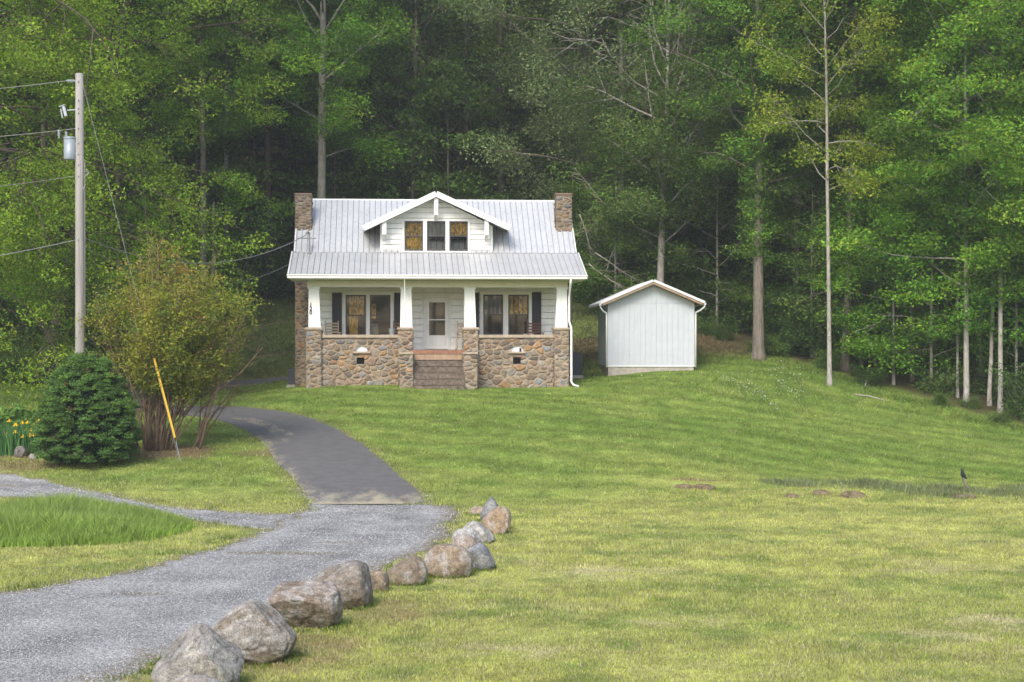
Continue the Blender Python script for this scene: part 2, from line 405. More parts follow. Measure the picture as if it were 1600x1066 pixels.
# gravel: pebbly cells of grey limestone
def gravel_mat():
    m = bpy.data.materials.new('gravel'); m.use_nodes = True; nt = m.node_tree; N = nt.nodes; L = nt.links; p = N['Principled BSDF']
    p.inputs['Roughness'].default_value = .95; p.inputs['Specular IOR Level'].default_value = .15
    tc = N.new('ShaderNodeTexCoord')
    v = N.new('ShaderNodeTexVoronoi'); v.inputs['Scale'].default_value = 30; L.new(tc.outputs['Object'], v.inputs['Vector'])
    sep = N.new('ShaderNodeSeparateColor'); L.new(v.outputs['Color'], sep.inputs[0])
    cr = N.new('ShaderNodeValToRGB'); e = cr.color_ramp.elements
    e[0].position = 0; e[0].color = (.19,.188,.188,1); e[1].position = 1; e[1].color = (.50,.495,.49,1)
    k = e.new(.5); k.color = (.335,.333,.333,1)
    L.new(sep.outputs[0], cr.inputs[0])
    n = N.new('ShaderNodeTexNoise'); n.inputs['Scale'].default_value = .8; n.inputs['Detail'].default_value = 5; L.new(tc.outputs['Object'], n.inputs['Vector'])
    mr = N.new('ShaderNodeMapRange'); mr.inputs['From Min'].default_value = .35; mr.inputs['From Max'].default_value = .65; mr.inputs['To Min'].default_value = .72; mr.inputs['To Max'].default_value = 1.14
    L.new(n.outputs['Fac'], mr.inputs['Value'])
    s = N.new('ShaderNodeVectorMath'); s.operation = 'SCALE'; L.new(cr.outputs[0], s.inputs[0]); L.new(mr.outputs['Result'], s.inputs['Scale'])
    # soil and thatch worked into the stones
    a = N.new('ShaderNodeAttribute'); a.attribute_name = 'Col'; sa = N.new('ShaderNodeSeparateColor'); L.new(a.outputs['Color'], sa.inputs[0])
    n2 = N.new('ShaderNodeTexNoise'); n2.inputs['Scale'].default_value = 5; n2.inputs['Detail'].default_value = 6; L.new(tc.outputs['Object'], n2.inputs['Vector'])
    mm = N.new('ShaderNodeMath'); mm.operation = 'MULTIPLY_ADD'; L.new(n2.outputs['Fac'], mm.inputs[0]); mm.inputs[1].default_value = .9; L.new(sa.outputs[0], mm.inputs[2])
    m2 = N.new('ShaderNodeMapRange'); m2.inputs['From Min'].default_value = .75; m2.inputs['From Max'].default_value = 1.15; L.new(mm.outputs[0], m2.inputs['Value'])
    mix = N.new('ShaderNodeMix'); mix.data_type = 'RGBA'; L.new(m2.outputs['Result'], mix.inputs[0]); tk = N.new('ShaderNodeMapRange'); L.new(sa.outputs[1], tk.inputs['Value']); tk.inputs['To Min'].default_value = 1.0; tk.inputs['To Max'].default_value = .80
    s2 = N.new('ShaderNodeVectorMath'); s2.operation = 'SCALE'; L.new(s.outputs['Vector'], s2.inputs[0]); L.new(tk.outputs['Result'], s2.inputs['Scale']); L.new(s2.outputs['Vector'], mix.inputs[6]); mix.inputs[7].default_value = (.20,.17,.105,1)
    L.new(mix.outputs[2], p.inputs['Base Color'])
    b = N.new('ShaderNodeBump'); b.inputs['Distance'].default_value = .03; b.invert = True; L.new(v.outputs['Distance'], b.inputs['Height']); L.new(b.outputs['Normal'], p.inputs['Normal'])
    return m
M['gravel'] = gravel_mat()
# asphalt gets dry clippings and dust by attribute
def asphalt_extra(m):
    nt = m.node_tree; N = nt.nodes; L = nt.links; p = N['Principled BSDF']
    src = p.inputs['Base Color'].links[0].from_socket
    tc = N.new('ShaderNodeTexCoord')
    mp = N.new('ShaderNodeMapping'); mp.inputs['Scale'].default_value = (1.6, .7, 1); L.new(tc.outputs['Object'], mp.inputs['Vector'])
    n = N.new('ShaderNodeTexNoise'); n.inputs['Scale'].default_value = 1.6; n.inputs['Detail'].default_value = 9; n.inputs['Roughness'].default_value = .72; L.new(mp.outputs['Vector'], n.inputs['Vector'])
    a = N.new('ShaderNodeAttribute'); a.attribute_name = 'Col'; sa = N.new('ShaderNodeSeparateColor'); L.new(a.outputs['Color'], sa.inputs[0])
    mm = N.new('ShaderNodeMath'); mm.operation = 'MULTIPLY_ADD'; L.new(sa.outputs[0], mm.inputs[0]); mm.inputs[1].default_value = .42; L.new(n.outputs['Fac'], mm.inputs[2])
    m2 = N.new('ShaderNodeMapRange'); m2.inputs['From Min'].default_value = .66; m2.inputs['From Max'].default_value = .92; L.new(mm.outputs[0], m2.inputs['Value'])
    mix = N.new('ShaderNodeMix'); mix.data_type = 'RGBA'; L.new(m2.outputs['Result'], mix.inputs[0]); L.new(src, mix.inputs[6]); mix.inputs[7].default_value = (.34,.30,.22,1)
    L.new(mix.outputs[2], p.inputs['Base Color'])
asphalt_extra(M['asphalt'])
def glass_mat():
    m = bpy.data.materials.new('window_glass'); m.use_nodes = True; nt = m.node_tree; N = nt.nodes; L = nt.links
    N.remove(N['Principled BSDF']); out = N['Material Output']
    t = N.new('ShaderNodeBsdfTransparent'); t.inputs[0].default_value = (.92,.93,.92,1)
    g = N.new('ShaderNodeBsdfGlossy'); g.inputs['Roughness'].default_value = .03
    fr = N.new('ShaderNodeFresnel'); fr.inputs[0].default_value = 1.6
    ms = N.new('ShaderNodeMixShader'); L.new(fr.outputs[0], ms.inputs[0]); L.new(t.outputs[0], ms.inputs[1]); L.new(g.outputs[0], ms.inputs[2]); L.new(ms.outputs[0], out.inputs[0])
    return m
M['glass'] = glass_mat()

# ------------------------------------------------------------------ ground sheet
def axis(lo, hi, a, b, fine, coarse):
    L = list(np.arange(a, b+1e-6, fine)); s = fine; x = a
    left = []
    while x > lo: s = min(s*1.18, coarse); x -= s; left.append(max(x, lo))
    s = fine; x = L[-1]; right = []
    while x < hi: s = min(s*1.18, coarse); x += s; right.append(min(x, hi))
    return np.array(left[::-1]+L+right)
ax = axis(-110, 115, -22, 26, .2, 6); ay = axis(-40, 230, 17, 82, .2, 6)
gx, gy = np.meshgrid(ax, ay)
def Hfar(x, y):
    z = H(x, y)
    ex = np.maximum(np.abs(x-4)-66, 0); ey = np.maximum(y-194, 0)
    return z + .12*ex*sstep(60,100,y) + .3*ey
gz = Hfar(gx, gy)
rin = np.full(gx.shape, -9.0); mk_ = (gy > 12) & (gy < 78) & (gx < 6)
rin[mk_] = roadin(gx[mk_], gy[mk_])
gz -= .07*sstep(0.0, .3, rin)
gc = groundcol(gx, gy)
bare = sstep(-.45, -.05, rin + (fbm(gx/.5, gy/.5, 77)-.5)*.5)*.55
gc = gc*(1-bare[...,None]) + np.array([.19,.15,.09])*bare[...,None]
ny, nx = gx.shape
idx = np.arange(nx*ny).reshape(ny, nx)
Q = np.stack([idx[:-1,:-1], idx[:-1,1:], idx[1:,1:], idx[1:,:-1]], -1).reshape(-1, 4)
o = np_mesh('ground', np.stack([gx, gy, gz], -1).reshape(-1, 3), Q, M['ground'], col=gc.reshape(-1, 3), smooth=True)
tag(o, 'grassy field and bank with mown lawn rising to the leaf littered forest slope', 'ground', kind='structure')

LBL = {'driveway': ('dark asphalt driveway curving up to the left of the house', M['asphalt'], .004),
       'gravel_road': ('wide grey gravel road running beside the row of boulders', M['gravel'], .0),
       'gravel_track': ('narrow gravel track branching off to the left below the evergreen bush', M['gravel'], -.008)}
for nm, S in ROADS.items():
    n, m = S.shape[:2]; x = S[...,0]; y = S[...,1]
    t = np.linspace(0, 1, m)[None]*np.ones((n,1)); crown = .05*(1-(2*t-1)**2)
    z = H(x, y) + LBL[nm][2] + crown*(nm == 'driveway')*.6
    if nm == 'driveway':
        s = np.arange(n)/n
        c = np.clip(np.maximum(.72*(1-t*4.5), (1-s[:,None]*14))*(s[:,None] < .3)*1.0 + .25*(np.abs(t-.62) < .07)*(s[:,None] < .5) + .55*(np.abs(t-.35)<.12)*((s[:,None]>.25)&(s[:,None]<.42)), 0, 1)
    else:
        c = np.clip(np.maximum(1-t*10, 1-(1-t)*(4.5 if nm == 'gravel_road' else 8)), 0, 1)*.75
        if nm == 'gravel_road':
            c = np.maximum(c, .62*(blob(x,y,(-4.6,32.5),1.6,.35,5)+blob(x,y,(-6.3,27.2),.9,.2,6)+blob(x,y,(-3.7,34.2),.8,.2,7)))
        else:
            c = np.maximum(c, .6*np.exp(-((t-.5)/.16)**2)*sstep(.45,.7,np.linspace(0,1,n))[:,None])
    z = z + (fbm(x/.8, y/.8, 55)-.5)*.02
    idx = np.arange(n*m).reshape(n, m)
    Q = np.stack([idx[:-1,:-1], idx[1:,:-1], idx[1:,1:], idx[:-1,1:]], -1).reshape(-1, 4)
    e = S[n//2,-1]-S[n//2,0]; f = S[n//2+1,0]-S[n//2,0]
    if (f[0]*e[1]-f[1]*e[0]) < 0: Q = Q[:, ::-1]
    ob = np_mesh(nm, np.stack([x,y,z], -1).reshape(-1,3), Q, LBL[nm][1], col=np.stack([c.ravel(), (np.ones((n,1))*(np.exp(-((t-.30)/.09)**2)+np.exp(-((t-.66)/.09)**2))*(.5+.9*fbm(x/1.5,y/1.5,33))).ravel(), 0*c.ravel()], -1), smooth=True)
    tag(ob, LBL[nm][0], 'road', kind='structure')

# ------------------------------------------------------------------ grass blades
def screen_points(n, px0, px1, py0, py1, g):
    """ground points spread evenly over a stretch of the view"""
    px = g.uniform(px0, px1, n); py = g.uniform(py0, py1, n)
    Dm = np.full(n, np.nan); D = 17.5
    prev = np.full(n, 1.0)
    while D < 96:
        s = .15+.004*D
        X = (px-CX)/F*D; d = (CAMZ-(py-HY)/F*D) - H(X, D+0*X)
        hit = np.isnan(Dm) & (d < 0)
        Dm[hit] = D - s*(-d[hit])/(prev[hit]-d[hit]+1e-9)
        prev = d; D += s
    ok = ~np.isnan(Dm); Dm = Dm[ok]; X = (px[ok]-CX)/F*Dm
    return X, Dm
def blades(name, x, y, h, w, per, g, colfn, label, cat, spread=.05, bend=.5, cvar=.25, segs=1, tip=None):
    n = len(x)*per
    X = np.repeat(x, per)+g.normal(0, 1, n)*np.repeat(spread*np.ones(len(x)), per); Y = np.repeat(y, per)+g.normal(0, 1, n)*np.repeat(spread*np.ones(len(x)), per)
    hh = np.repeat(h*np.ones(len(x)), per)*g.uniform(.5, 1.25, n); ww = np.repeat(w*np.ones(len(x)), per)*g.uniform(.6, 1.3, n)
    a = g.uniform(0, 2*np.pi, n); ca, sa = np.cos(a), np.sin(a)
    lean = bend*hh*g.uniform(.1, 1, n); la = g.uniform(0, 2*np.pi, n)
    Z = H(X, Y)-.01
    c = colfn(X, Y)*g.uniform(1-cvar, 1+cvar, n)[:,None]
    if segs == 1:
        V = np.empty((n,3,3)); V[:,0] = np.stack([X-ca*ww/2, Y-sa*ww/2, Z], -1); V[:,1] = np.stack([X+ca*ww/2, Y+sa*ww/2, Z], -1)
        V[:,2] = np.stack([X+np.cos(la)*lean, Y+np.sin(la)*lean, Z+hh], -1)
        Fc = np.arange(n*3).reshape(n,3); cc = np.repeat(c, 3, 0)
        ob = np_mesh(name, V.reshape(-1,3), Fc, M['blade'], col=cc)
    else:
        V = np.empty((n,5,3)); m = .55
        V[:,0] = np.stack([X-ca*ww/2, Y-sa*ww/2, Z], -1); V[:,1] = np.stack([X+ca*ww/2, Y+sa*ww/2, Z], -1)
        mx, my, mz = X+np.cos(la)*lean*.3, Y+np.sin(la)*lean*.3, Z+hh*m
        V[:,2] = np.stack([mx+ca*ww*.42, my+sa*ww*.42, mz], -1); V[:,3] = np.stack([mx-ca*ww*.42, my-sa*ww*.42, mz], -1)
        V[:,4] = np.stack([X+np.cos(la)*lean, Y+np.sin(la)*lean, Z+hh*.97], -1)
        b = np.arange(n)*5
        q = np.stack([b, b+1, b+2, b+3], -1); t = np.stack([b+3, b+2, b+4], -1)
        cc = np.repeat(c, 5, 0)
        if tip is not None: cc = cc.reshape(n,5,3); cc[:,4] = cc[:,4]*.4+np.array(tip)*.6; cc = cc.reshape(-1,3)
        ob = np_mesh(name, V.reshape(-1,3), [q, t], M['blade'], col=cc)
    return tag(ob, label, cat, kind='stuff')
g = np.random.default_rng(3)
x1, y1 = screen_points(170000, -40, 1640, 780, 1120, g)
x2, y2 = screen_points(70000, -40, 1640, 570, 790, g)
lx = np.concatenate([x1, x2]); ly = np.concatenate([y1, y2])
HX0, HX1 = -8.6, 2.7
def lawn_ok(x, y):
    k = roadin(x, y) + (fbm(x/.4, y/.4, 91)-.5)*.35 < -.02
    k &= forest(x, y) + g.normal(0, .8, len(x)) < 0
    k &= ~((x > HX0) & (x < HX1) & (y > 62.2) & (y < 72)) & ~((x > 3.7) & (x < 8.1) & (y > 67.3) & (y < 73))
    return k
k = lawn_ok(lx, ly); lx, ly = lx[k], ly[k]
thin = fbm(lx/1.3, ly/1.3, 61); k = g.uniform(0,1,len(lx)) < .62+.8*thin; lx, ly = lx[k], ly[k]
hgt = (.040+.06*np.clip(fbm(lx/2.2, ly/1.4, 62)-.25,0,1))*np.clip(1.0+.012*(ly-30), .9, 1.5)
def lawncol(x, y):
    c = groundcol(x, y); c = np.clip(c*1.34+np.array([.012,.014,.002]), 0, .7); s = (g.uniform(0,1,len(x)) < (.16+.16*fbm(x/2, y/2, 71))*(1-.8*sstep(40,48,y)))[:,None]; return np.where(s, np.array([.42,.38,.24])*g.uniform(.7,1.1,len(x))[:,None], c)
blades('lawn_grass', lx, ly, hgt, .008+.00050*ly, 3, g, lawncol, 'short mown lawn grass, yellow green near and deeper green on the house mound', 'grass', spread=.02+.0014*ly, bend=.9, cvar=.42)
# tufts and weeds by the boulders, road margins
wx, wy = screen_points(9000, -20, 900, 780, 1100, g); d = roadin(wx, wy); k = (np.abs(d+.12+(fbm(wx,wy,5)-.5)*.8) < .22) & (fbm(wx/.7, wy/.7, 19) > .47); wx, wy = wx[k], wy[k]
blades('road_margin_grass', wx, wy, .10, .014, 7, g, lambda x, y: (np.array([.13,.19,.035])*(1+.4*(fbm(x,y,8)-.5))[:,None]), 'longer ragged green tufts along the gravel margins', 'grass', spread=.07, segs=2, bend=.9)
# unmown island, left
tall_poly = Gxy([(-160,782),(0,800),(60,795),(120,790),(190,797),(250,808),(300,822),(305,830),(230,845),(160,853),(0,857),(-160,862)])
tx = g.uniform(-16, -7.4, 15000); ty = g.uniform(31, 44, 15000); k = inpoly(tx, ty, tall_poly) & (polydist(tx, ty, tall_poly) > .1*g.uniform(0,1,len(tx))); tx, ty = tx[k], ty[k]
th = .22+.55*fbm(tx/1.2, ty/1.2, 44)*sstep(0, 1.5, polydist(tx, ty, tall_poly))
blades('tall_grass', tx, ty, th, .020, 8, g, lambda x, y: np.array([.27,.40,.07])*(.65+.7*fbm(x/.8, y/.8, 45))[:,None], 'tall unmown bright green grass on the island between gravel road and track', 'grass', spread=.10, segs=2, bend=.8, tip=(.24,.28,.12))
# rough strip by the ditch
dx, dy = screen_points(8000, 1190, 1660, 744, 790, g); dev = np.abs(dy-46.0-.9*(fbm(dx/2.5, dx*0, 52)-.5)); k = (dev/(.5+1.7*sstep(7,12,dx)) + 1.5*(fbm(dx/.9, dy/.8, 50)-.5) + .3*g.normal(0,1,len(dx)) < .62); dx, dy = dx[k], dy[k]
blades('ditch_weeds', dx, dy, .17, .026, 3, g, lambda x, y: np.array([.20,.24,.11])*(.6+.8*fbm(x/.7, y/.7, 51))[:,None], 'rough grey green weeds growing along the shallow ditch', 'weeds', spread=.10, segs=2, bend=1.0, tip=(.2,.2,.13))
# unmown banks behind the house, beside the shed and at the wood's edge
bx = g.uniform(-22, 30, 90000); by = g.uniform(56, 90, 90000); f = forest(bx, by)
k = (f < .8) & (((by > 70.5+g.normal(0,1,len(by)))) | (f > -1.2)) & ~((bx > HX0) & (bx < HX1) & (by < 74)) & ~((bx > 3.7) & (bx < 8.1) & (by < 73)); bx, by = bx[k], by[k]
k = roadin(bx, by) < -.1; bx, by = bx[k], by[k]
blades('bank_grass', bx, by, .14, .04, 3, g, lambda x, y: groundcol(x, y)*1.15+.006, 'rough olive grass on the banks behind house and shed', 'grass', spread=.12, segs=2, bend=1.2)
# white wildflowers on the slope right of the shed
fl = []
for px, py, sx, sy, n in ((1150,603,14,5,26),(1165,616,12,5,22),(1185,622,10,4,20),(1130,596,6,4,8),(1225,606,14,8,34),(1240,590,10,6,22),(1238,624,6,12,16),(1200,642,5,4,7),(1212,648,5,3,7),(1212,585,14,4,14),(1150,588,18,6,8)):
    for i in range(n*2//3): fl.append(G(px+g.normal(0,sx*1.0), py+g.normal(0,sy*1.1)))
mb = MB()
for (x, y, z) in fl:
    hgt_ = g.uniform(.12,.32)
    for q in range(g.integers(1,4)):
        r = g.uniform(.010,.024); ox, oy, oz = g.normal(0,.05), g.normal(0,.05), g.normal(0,.03)
        mb.tube([(x+ox,y+oy,z+hgt_+oz-r*.4),(x+ox,y+oy,z+hgt_+oz),(x+ox,y+oy,z+hgt_+oz+r*.5)], [r*.5,r,r*.45], 5)
tag(mb.build('wildflowers', M['white_petal']), 'scattered white wildflowers in the grass of the slope right of the shed', 'flowers', kind='stuff')
fx_ = np.array([p[0] for p in fl]); fy_ = np.array([p[1] for p in fl])
blades('wildflower_leaves', np.repeat(fx_,3)+g.normal(0,.4,len(fx_)*3), np.repeat(fy_,3)+g.normal(0,.4,len(fx_)*3), .16, .03, 3, g, lambda x, y: np.array([.14,.215,.05])+0*x[:,None], 'taller unmown green growth around the white wildflowers', 'plants', spread=.12, segs=2, bend=.7)
# loose stones strewn over the gravel
sx, sy = screen_points(60000, -40, 740, 735, 1110, g); d = roadin(sx, sy)
k = (d > -.5+.5*g.uniform(0,1,len(sx))**.5) & (sy < 44); sx, sy = sx[k], sy[k]
# keep off the asphalt
P_ = POLY['driveway'][::2]; k = ~inpoly(sx, sy, P_) | (sy < 42.6+g.exponential(.35,len(sx))-.6*g.uniform(0,1,len(sx))); sx, sy = sx[k], sy[k]
n = len(sx); rr = g.uniform(.006,.017,n)*np.clip(sy/26, .9, 1.6)
base = np.array([(1,0,0),(0,1,0),(-1,0,0),(0,-1,0),(0,0,.75),(0,0,-.6)], float)
V = base[None]*rr[:,None,None]*g.uniform(.6,1.3,(n,6,1)); a = g.uniform(0,6.28,n); ca, sa = np.cos(a)[:,None], np.sin(a)[:,None]
V = np.stack([V[...,0]*ca-V[...,1]*sa, V[...,0]*sa+V[...,1]*ca, V[...,2]], -1)
V += np.stack([sx, sy, H(sx, sy)+rr*.35+.004], -1)[:,None]
T = np.array([(0,1,4),(1,2,4),(2,3,4),(3,0,4),(1,0,5),(2,1,5),(3,2,5),(0,3,5)])
Fc = (np.arange(n)[:,None,None]*6+T[None]).reshape(-1,3)
gcol = g.uniform(.19,.47,n)[:,None]*np.array([1,1,1.01])*np.where(g.uniform(0,1,n)<.12, .9, 1)[:,None]
tag(np_mesh('gravel_stones', V.reshape(-1,3), Fc, M['pebble'], col=np.repeat(gcol, 6, 0)), 'loose grey crushed stones strewn over the gravel road and its margins', 'gravel', kind='stuff')

# ------------------------------------------------------------------ boulders
def ico(n):
    bm_ = bpy.data.meshes.new('t'); import bmesh
    b = bmesh.new(); bmesh.ops.create_icosphere(b, subdivisions=n, radius=1); b.to_mesh(bm_); b.free()
    V = np.empty(len(bm_.vertices)*3, np.float32); bm_.vertices.foreach_get('co', V)
    Fi = np.empty(len(bm_.polygons)*3, np.int32); bm_.polygons.foreach_get('vertices', Fi)
    bpy.data.meshes.remove(bm_); return V.reshape(-1,3).astype(float), Fi.reshape(-1,3)
ICO5 = ico(5); ICO6 = ico(6)
def boulder(name, px0, px1, pytop, pybase, c1, c2, seed, label, cuts=6, depth=.8, peak=0.0, sink=.12, cutlist=(), big=False, cat='boulder', group='boulders lining the gravel road', rough=.05):
    pxc = (px0+px1)/2; b = G(pxc, pybase); D = b[1]
    w = (px1-px0)/F*D; hz = (pybase-pytop)/F*D
    gg = np.random.default_rng(seed)
    V, Fi = (ICO6 if big else ICO5); V = V.copy()
    # squarer than a ball, then chopped flat
    V = np.sign(V)*np.abs(V)**.88
    for i in range(cuts):
        nrm = gg.normal(0,1,3); nrm[2] *= .7; nrm /= np.linalg.norm(nrm); dd = gg.uniform(.62,.86)
        s = V@nrm - dd; V -= np.where(s > 0, s*.72, 0)[:,None]*nrm
    for (nx_, ny_, nz_, dd) in cutlist:
        nrm = np.array([nx_, ny_, nz_], float); nrm /= np.linalg.norm(nrm); s = V@nrm-dd; V -= np.where(s > 0, s*.76, 0)[:,None]*nrm
    N_ = V/np.linalg.norm(V, axis=1)[:,None]
    o_ = gg.uniform(0,50,3)
    def n3(sc): return np.array([mnoise.noise(Vector(p*sc+o_)) for p in V])
    d1, d2, d3 = n3(1.6), n3(4.2), n3(11.0)
    ridge = -np.clip(.16-np.abs(n3(2.1)), 0, .16)*.22
    V = V + N_*(d1*.075+d2*rough*.6+d3*rough*.35+ridge)[:,None]
    V[:,0] += peak*np.clip(V[:,2],0,1)
    mn, mx = V.min(0), V.max(0)
    V = (V-(mn+mx)/2)/((mx-mn)/2)
    bulge = V.copy()
    V = V*np.array([w/2, w/2*depth, (hz+sink)/2])
    V[:,2] += (hz+sink)/2-sink
    # colours: two stone tones, pale lichen, brown stain low, dark veins
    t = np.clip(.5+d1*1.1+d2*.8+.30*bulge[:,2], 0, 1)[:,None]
    c = np.array(c2)*(1-t)+np.array(c1)*t
    lich = np.clip((n3(4.6)-.12)*4.5, 0, 1)[:,None]*(.45 if cat != 'soil' else 0); c = c*(1-lich)+np.array([.36,.35,.335])*lich
    vein = np.clip(1-np.abs(n3(2.6)+.3*d2)*16, 0, 1)[:,None]*.4*np.clip((n3(.9)+.15)*3,0,1)[:,None]; c = c*(1-vein*.8)
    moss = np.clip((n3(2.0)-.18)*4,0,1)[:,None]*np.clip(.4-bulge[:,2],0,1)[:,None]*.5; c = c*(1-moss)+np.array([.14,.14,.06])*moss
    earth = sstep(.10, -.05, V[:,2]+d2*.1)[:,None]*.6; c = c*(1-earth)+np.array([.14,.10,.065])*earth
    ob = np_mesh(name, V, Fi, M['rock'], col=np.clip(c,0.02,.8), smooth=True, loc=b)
    return tag(ob, label, cat, group)
GREY = (.275,.255,.23); GREY2 = (.17,.16,.145); TAN = (.26,.21,.155); BRN = (.165,.132,.098); PINK = (.26,.22,.19); BLUE = (.22,.23,.25); ORG = (.28,.215,.15)
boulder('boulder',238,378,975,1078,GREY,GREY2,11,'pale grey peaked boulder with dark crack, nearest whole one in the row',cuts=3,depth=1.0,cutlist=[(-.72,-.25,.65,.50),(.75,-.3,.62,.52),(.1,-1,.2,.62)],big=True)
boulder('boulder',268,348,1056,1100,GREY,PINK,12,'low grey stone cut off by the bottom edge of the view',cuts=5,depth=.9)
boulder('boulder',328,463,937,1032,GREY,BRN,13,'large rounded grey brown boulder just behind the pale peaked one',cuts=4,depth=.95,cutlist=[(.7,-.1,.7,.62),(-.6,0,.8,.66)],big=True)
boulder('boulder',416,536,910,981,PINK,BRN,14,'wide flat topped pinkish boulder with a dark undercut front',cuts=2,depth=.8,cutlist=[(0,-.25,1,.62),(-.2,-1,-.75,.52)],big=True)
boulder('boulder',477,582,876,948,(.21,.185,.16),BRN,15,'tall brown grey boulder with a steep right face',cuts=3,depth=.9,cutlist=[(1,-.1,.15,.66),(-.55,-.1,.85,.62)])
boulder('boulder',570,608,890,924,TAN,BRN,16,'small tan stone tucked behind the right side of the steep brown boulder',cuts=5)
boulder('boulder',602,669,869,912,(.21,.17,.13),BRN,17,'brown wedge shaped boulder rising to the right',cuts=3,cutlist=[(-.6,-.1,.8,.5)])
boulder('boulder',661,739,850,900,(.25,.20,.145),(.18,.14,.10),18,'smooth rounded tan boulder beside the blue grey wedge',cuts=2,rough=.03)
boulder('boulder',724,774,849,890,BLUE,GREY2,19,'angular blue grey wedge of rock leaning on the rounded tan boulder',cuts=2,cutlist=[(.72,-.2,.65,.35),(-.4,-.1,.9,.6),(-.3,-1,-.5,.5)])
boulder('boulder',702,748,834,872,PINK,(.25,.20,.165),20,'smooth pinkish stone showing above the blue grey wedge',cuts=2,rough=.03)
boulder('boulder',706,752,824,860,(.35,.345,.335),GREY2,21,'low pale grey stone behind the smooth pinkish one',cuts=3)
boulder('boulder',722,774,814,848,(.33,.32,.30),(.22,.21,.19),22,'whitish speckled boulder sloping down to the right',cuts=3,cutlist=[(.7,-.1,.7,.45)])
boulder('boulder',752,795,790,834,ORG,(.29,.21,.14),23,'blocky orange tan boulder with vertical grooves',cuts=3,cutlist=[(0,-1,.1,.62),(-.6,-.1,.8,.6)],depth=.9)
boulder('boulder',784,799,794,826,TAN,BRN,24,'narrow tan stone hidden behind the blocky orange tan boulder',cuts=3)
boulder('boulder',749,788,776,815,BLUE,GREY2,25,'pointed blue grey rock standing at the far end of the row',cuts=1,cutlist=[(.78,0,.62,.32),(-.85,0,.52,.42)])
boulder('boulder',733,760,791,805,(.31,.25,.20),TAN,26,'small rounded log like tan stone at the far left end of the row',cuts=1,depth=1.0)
SOIL = (.20,.16,.095); SOIL2 = (.12,.095,.055)
for a_, b_, t_, bb_, sd_, lab in ((1052,1086,756,761,50,'low brown clod of bare soil on the lawn, left one of the pair'),(1080,1120,756,763,51,'low brown clod of bare soil on the lawn, right one of the pair'),(1268,1300,765,772,52,'reddish brown soil lump at the left end of the weedy ditch'),
        (1306,1354,767,776,53,'wide brown soil heap in the weedy ditch'),(1220,1250,771,776,54,'small soil lump at the ditch tip'),(1482,1526,771,777,55,'brown soil lump at the foot of the leaning stake')):
    boulder('soil_clod', a_, b_, t_, bb_, SOIL, SOIL2, sd_, lab, cuts=2, depth=1.1, sink=.22, cat='soil', group='clods of bare soil', rough=.12)
# grass standing up against the boulders
bs = [o for o in COL.objects if o.name.startswith('boulder')]
qx, qy = [], []
for o in bs:
    dm = o.dimensions; n_ = int(60*(dm.x+dm.y))
    a_ = g.uniform(0, 2*np.pi, n_); k_ = (fbm(np.cos(a_)*2+o.location.x*3, np.sin(a_)*2, 3) > .40); a_ = a_[k_]
    qx.append(o.location.x+np.cos(a_)*dm.x*.5*g.uniform(.88,1.12,len(a_))); qy.append(o.location.y+np.sin(a_)*dm.y*.5*g.uniform(.88,1.12,len(a_)))
qx = np.concatenate(qx); qy = np.concatenate(qy)
blades('boulder_grass', qx, qy, .10, .013, 5, g, lambda x, y: np.array([.17,.235,.045])*(.6+.8*fbm(x/.4,y/.4,66))[:,None], 'untrimmed grass standing round the feet of the boulders', 'grass', spread=.04, segs=2, bend=.9, cvar=.35)
# stones edging the iris bed
for i, (a, b_, t_, bb, c_, l_) in enumerate(((-14,16,672,702,(.20,.11,.07),'reddish brown mossy rock at the left edge of the iris bed'),(22,44,697,714,GREY2,'flat grey edging stone below the irises'),(44,58,709,718,GREY,'small pale edging stone near the evergreen bush'),(-4,20,698,707,BRN,'low brown edging stone at the foot of the reddish rock'))):
    boulder('edging_stone', a, b_, t_, bb, c_, tuple(np.array(c_)*.6), 40+i, l_, cuts=4, cat='rock', group='stones edging the iris bed')

# ------------------------------------------------------------------ house
A_H = R(4.5)
HXc, HYc = (684-CX)/F*63, 63.0
HZc = CAMZ-(602-HY)/F*63
house = empty('house', (HXc, HYc, HZc), A_H, 'white bungalow with pale metal roof, fieldstone porch and front dormer', 'house')
def L(px, py, ly, root=(HXc, HYc, HZc), a=A_H):
    """local x, z of a photo pixel on the local plane y = ly"""
    d = (px-CX)/F
    Y = (root[1]*math.cos(a)-root[0]*math.sin(a)+ly)/(math.cos(a)-d*math.sin(a))
    X = d*Y
    return ((X-root[0])*math.cos(a)+(Y-root[1])*math.sin(a), CAMZ+(HY-py)/F*Y-root[2])

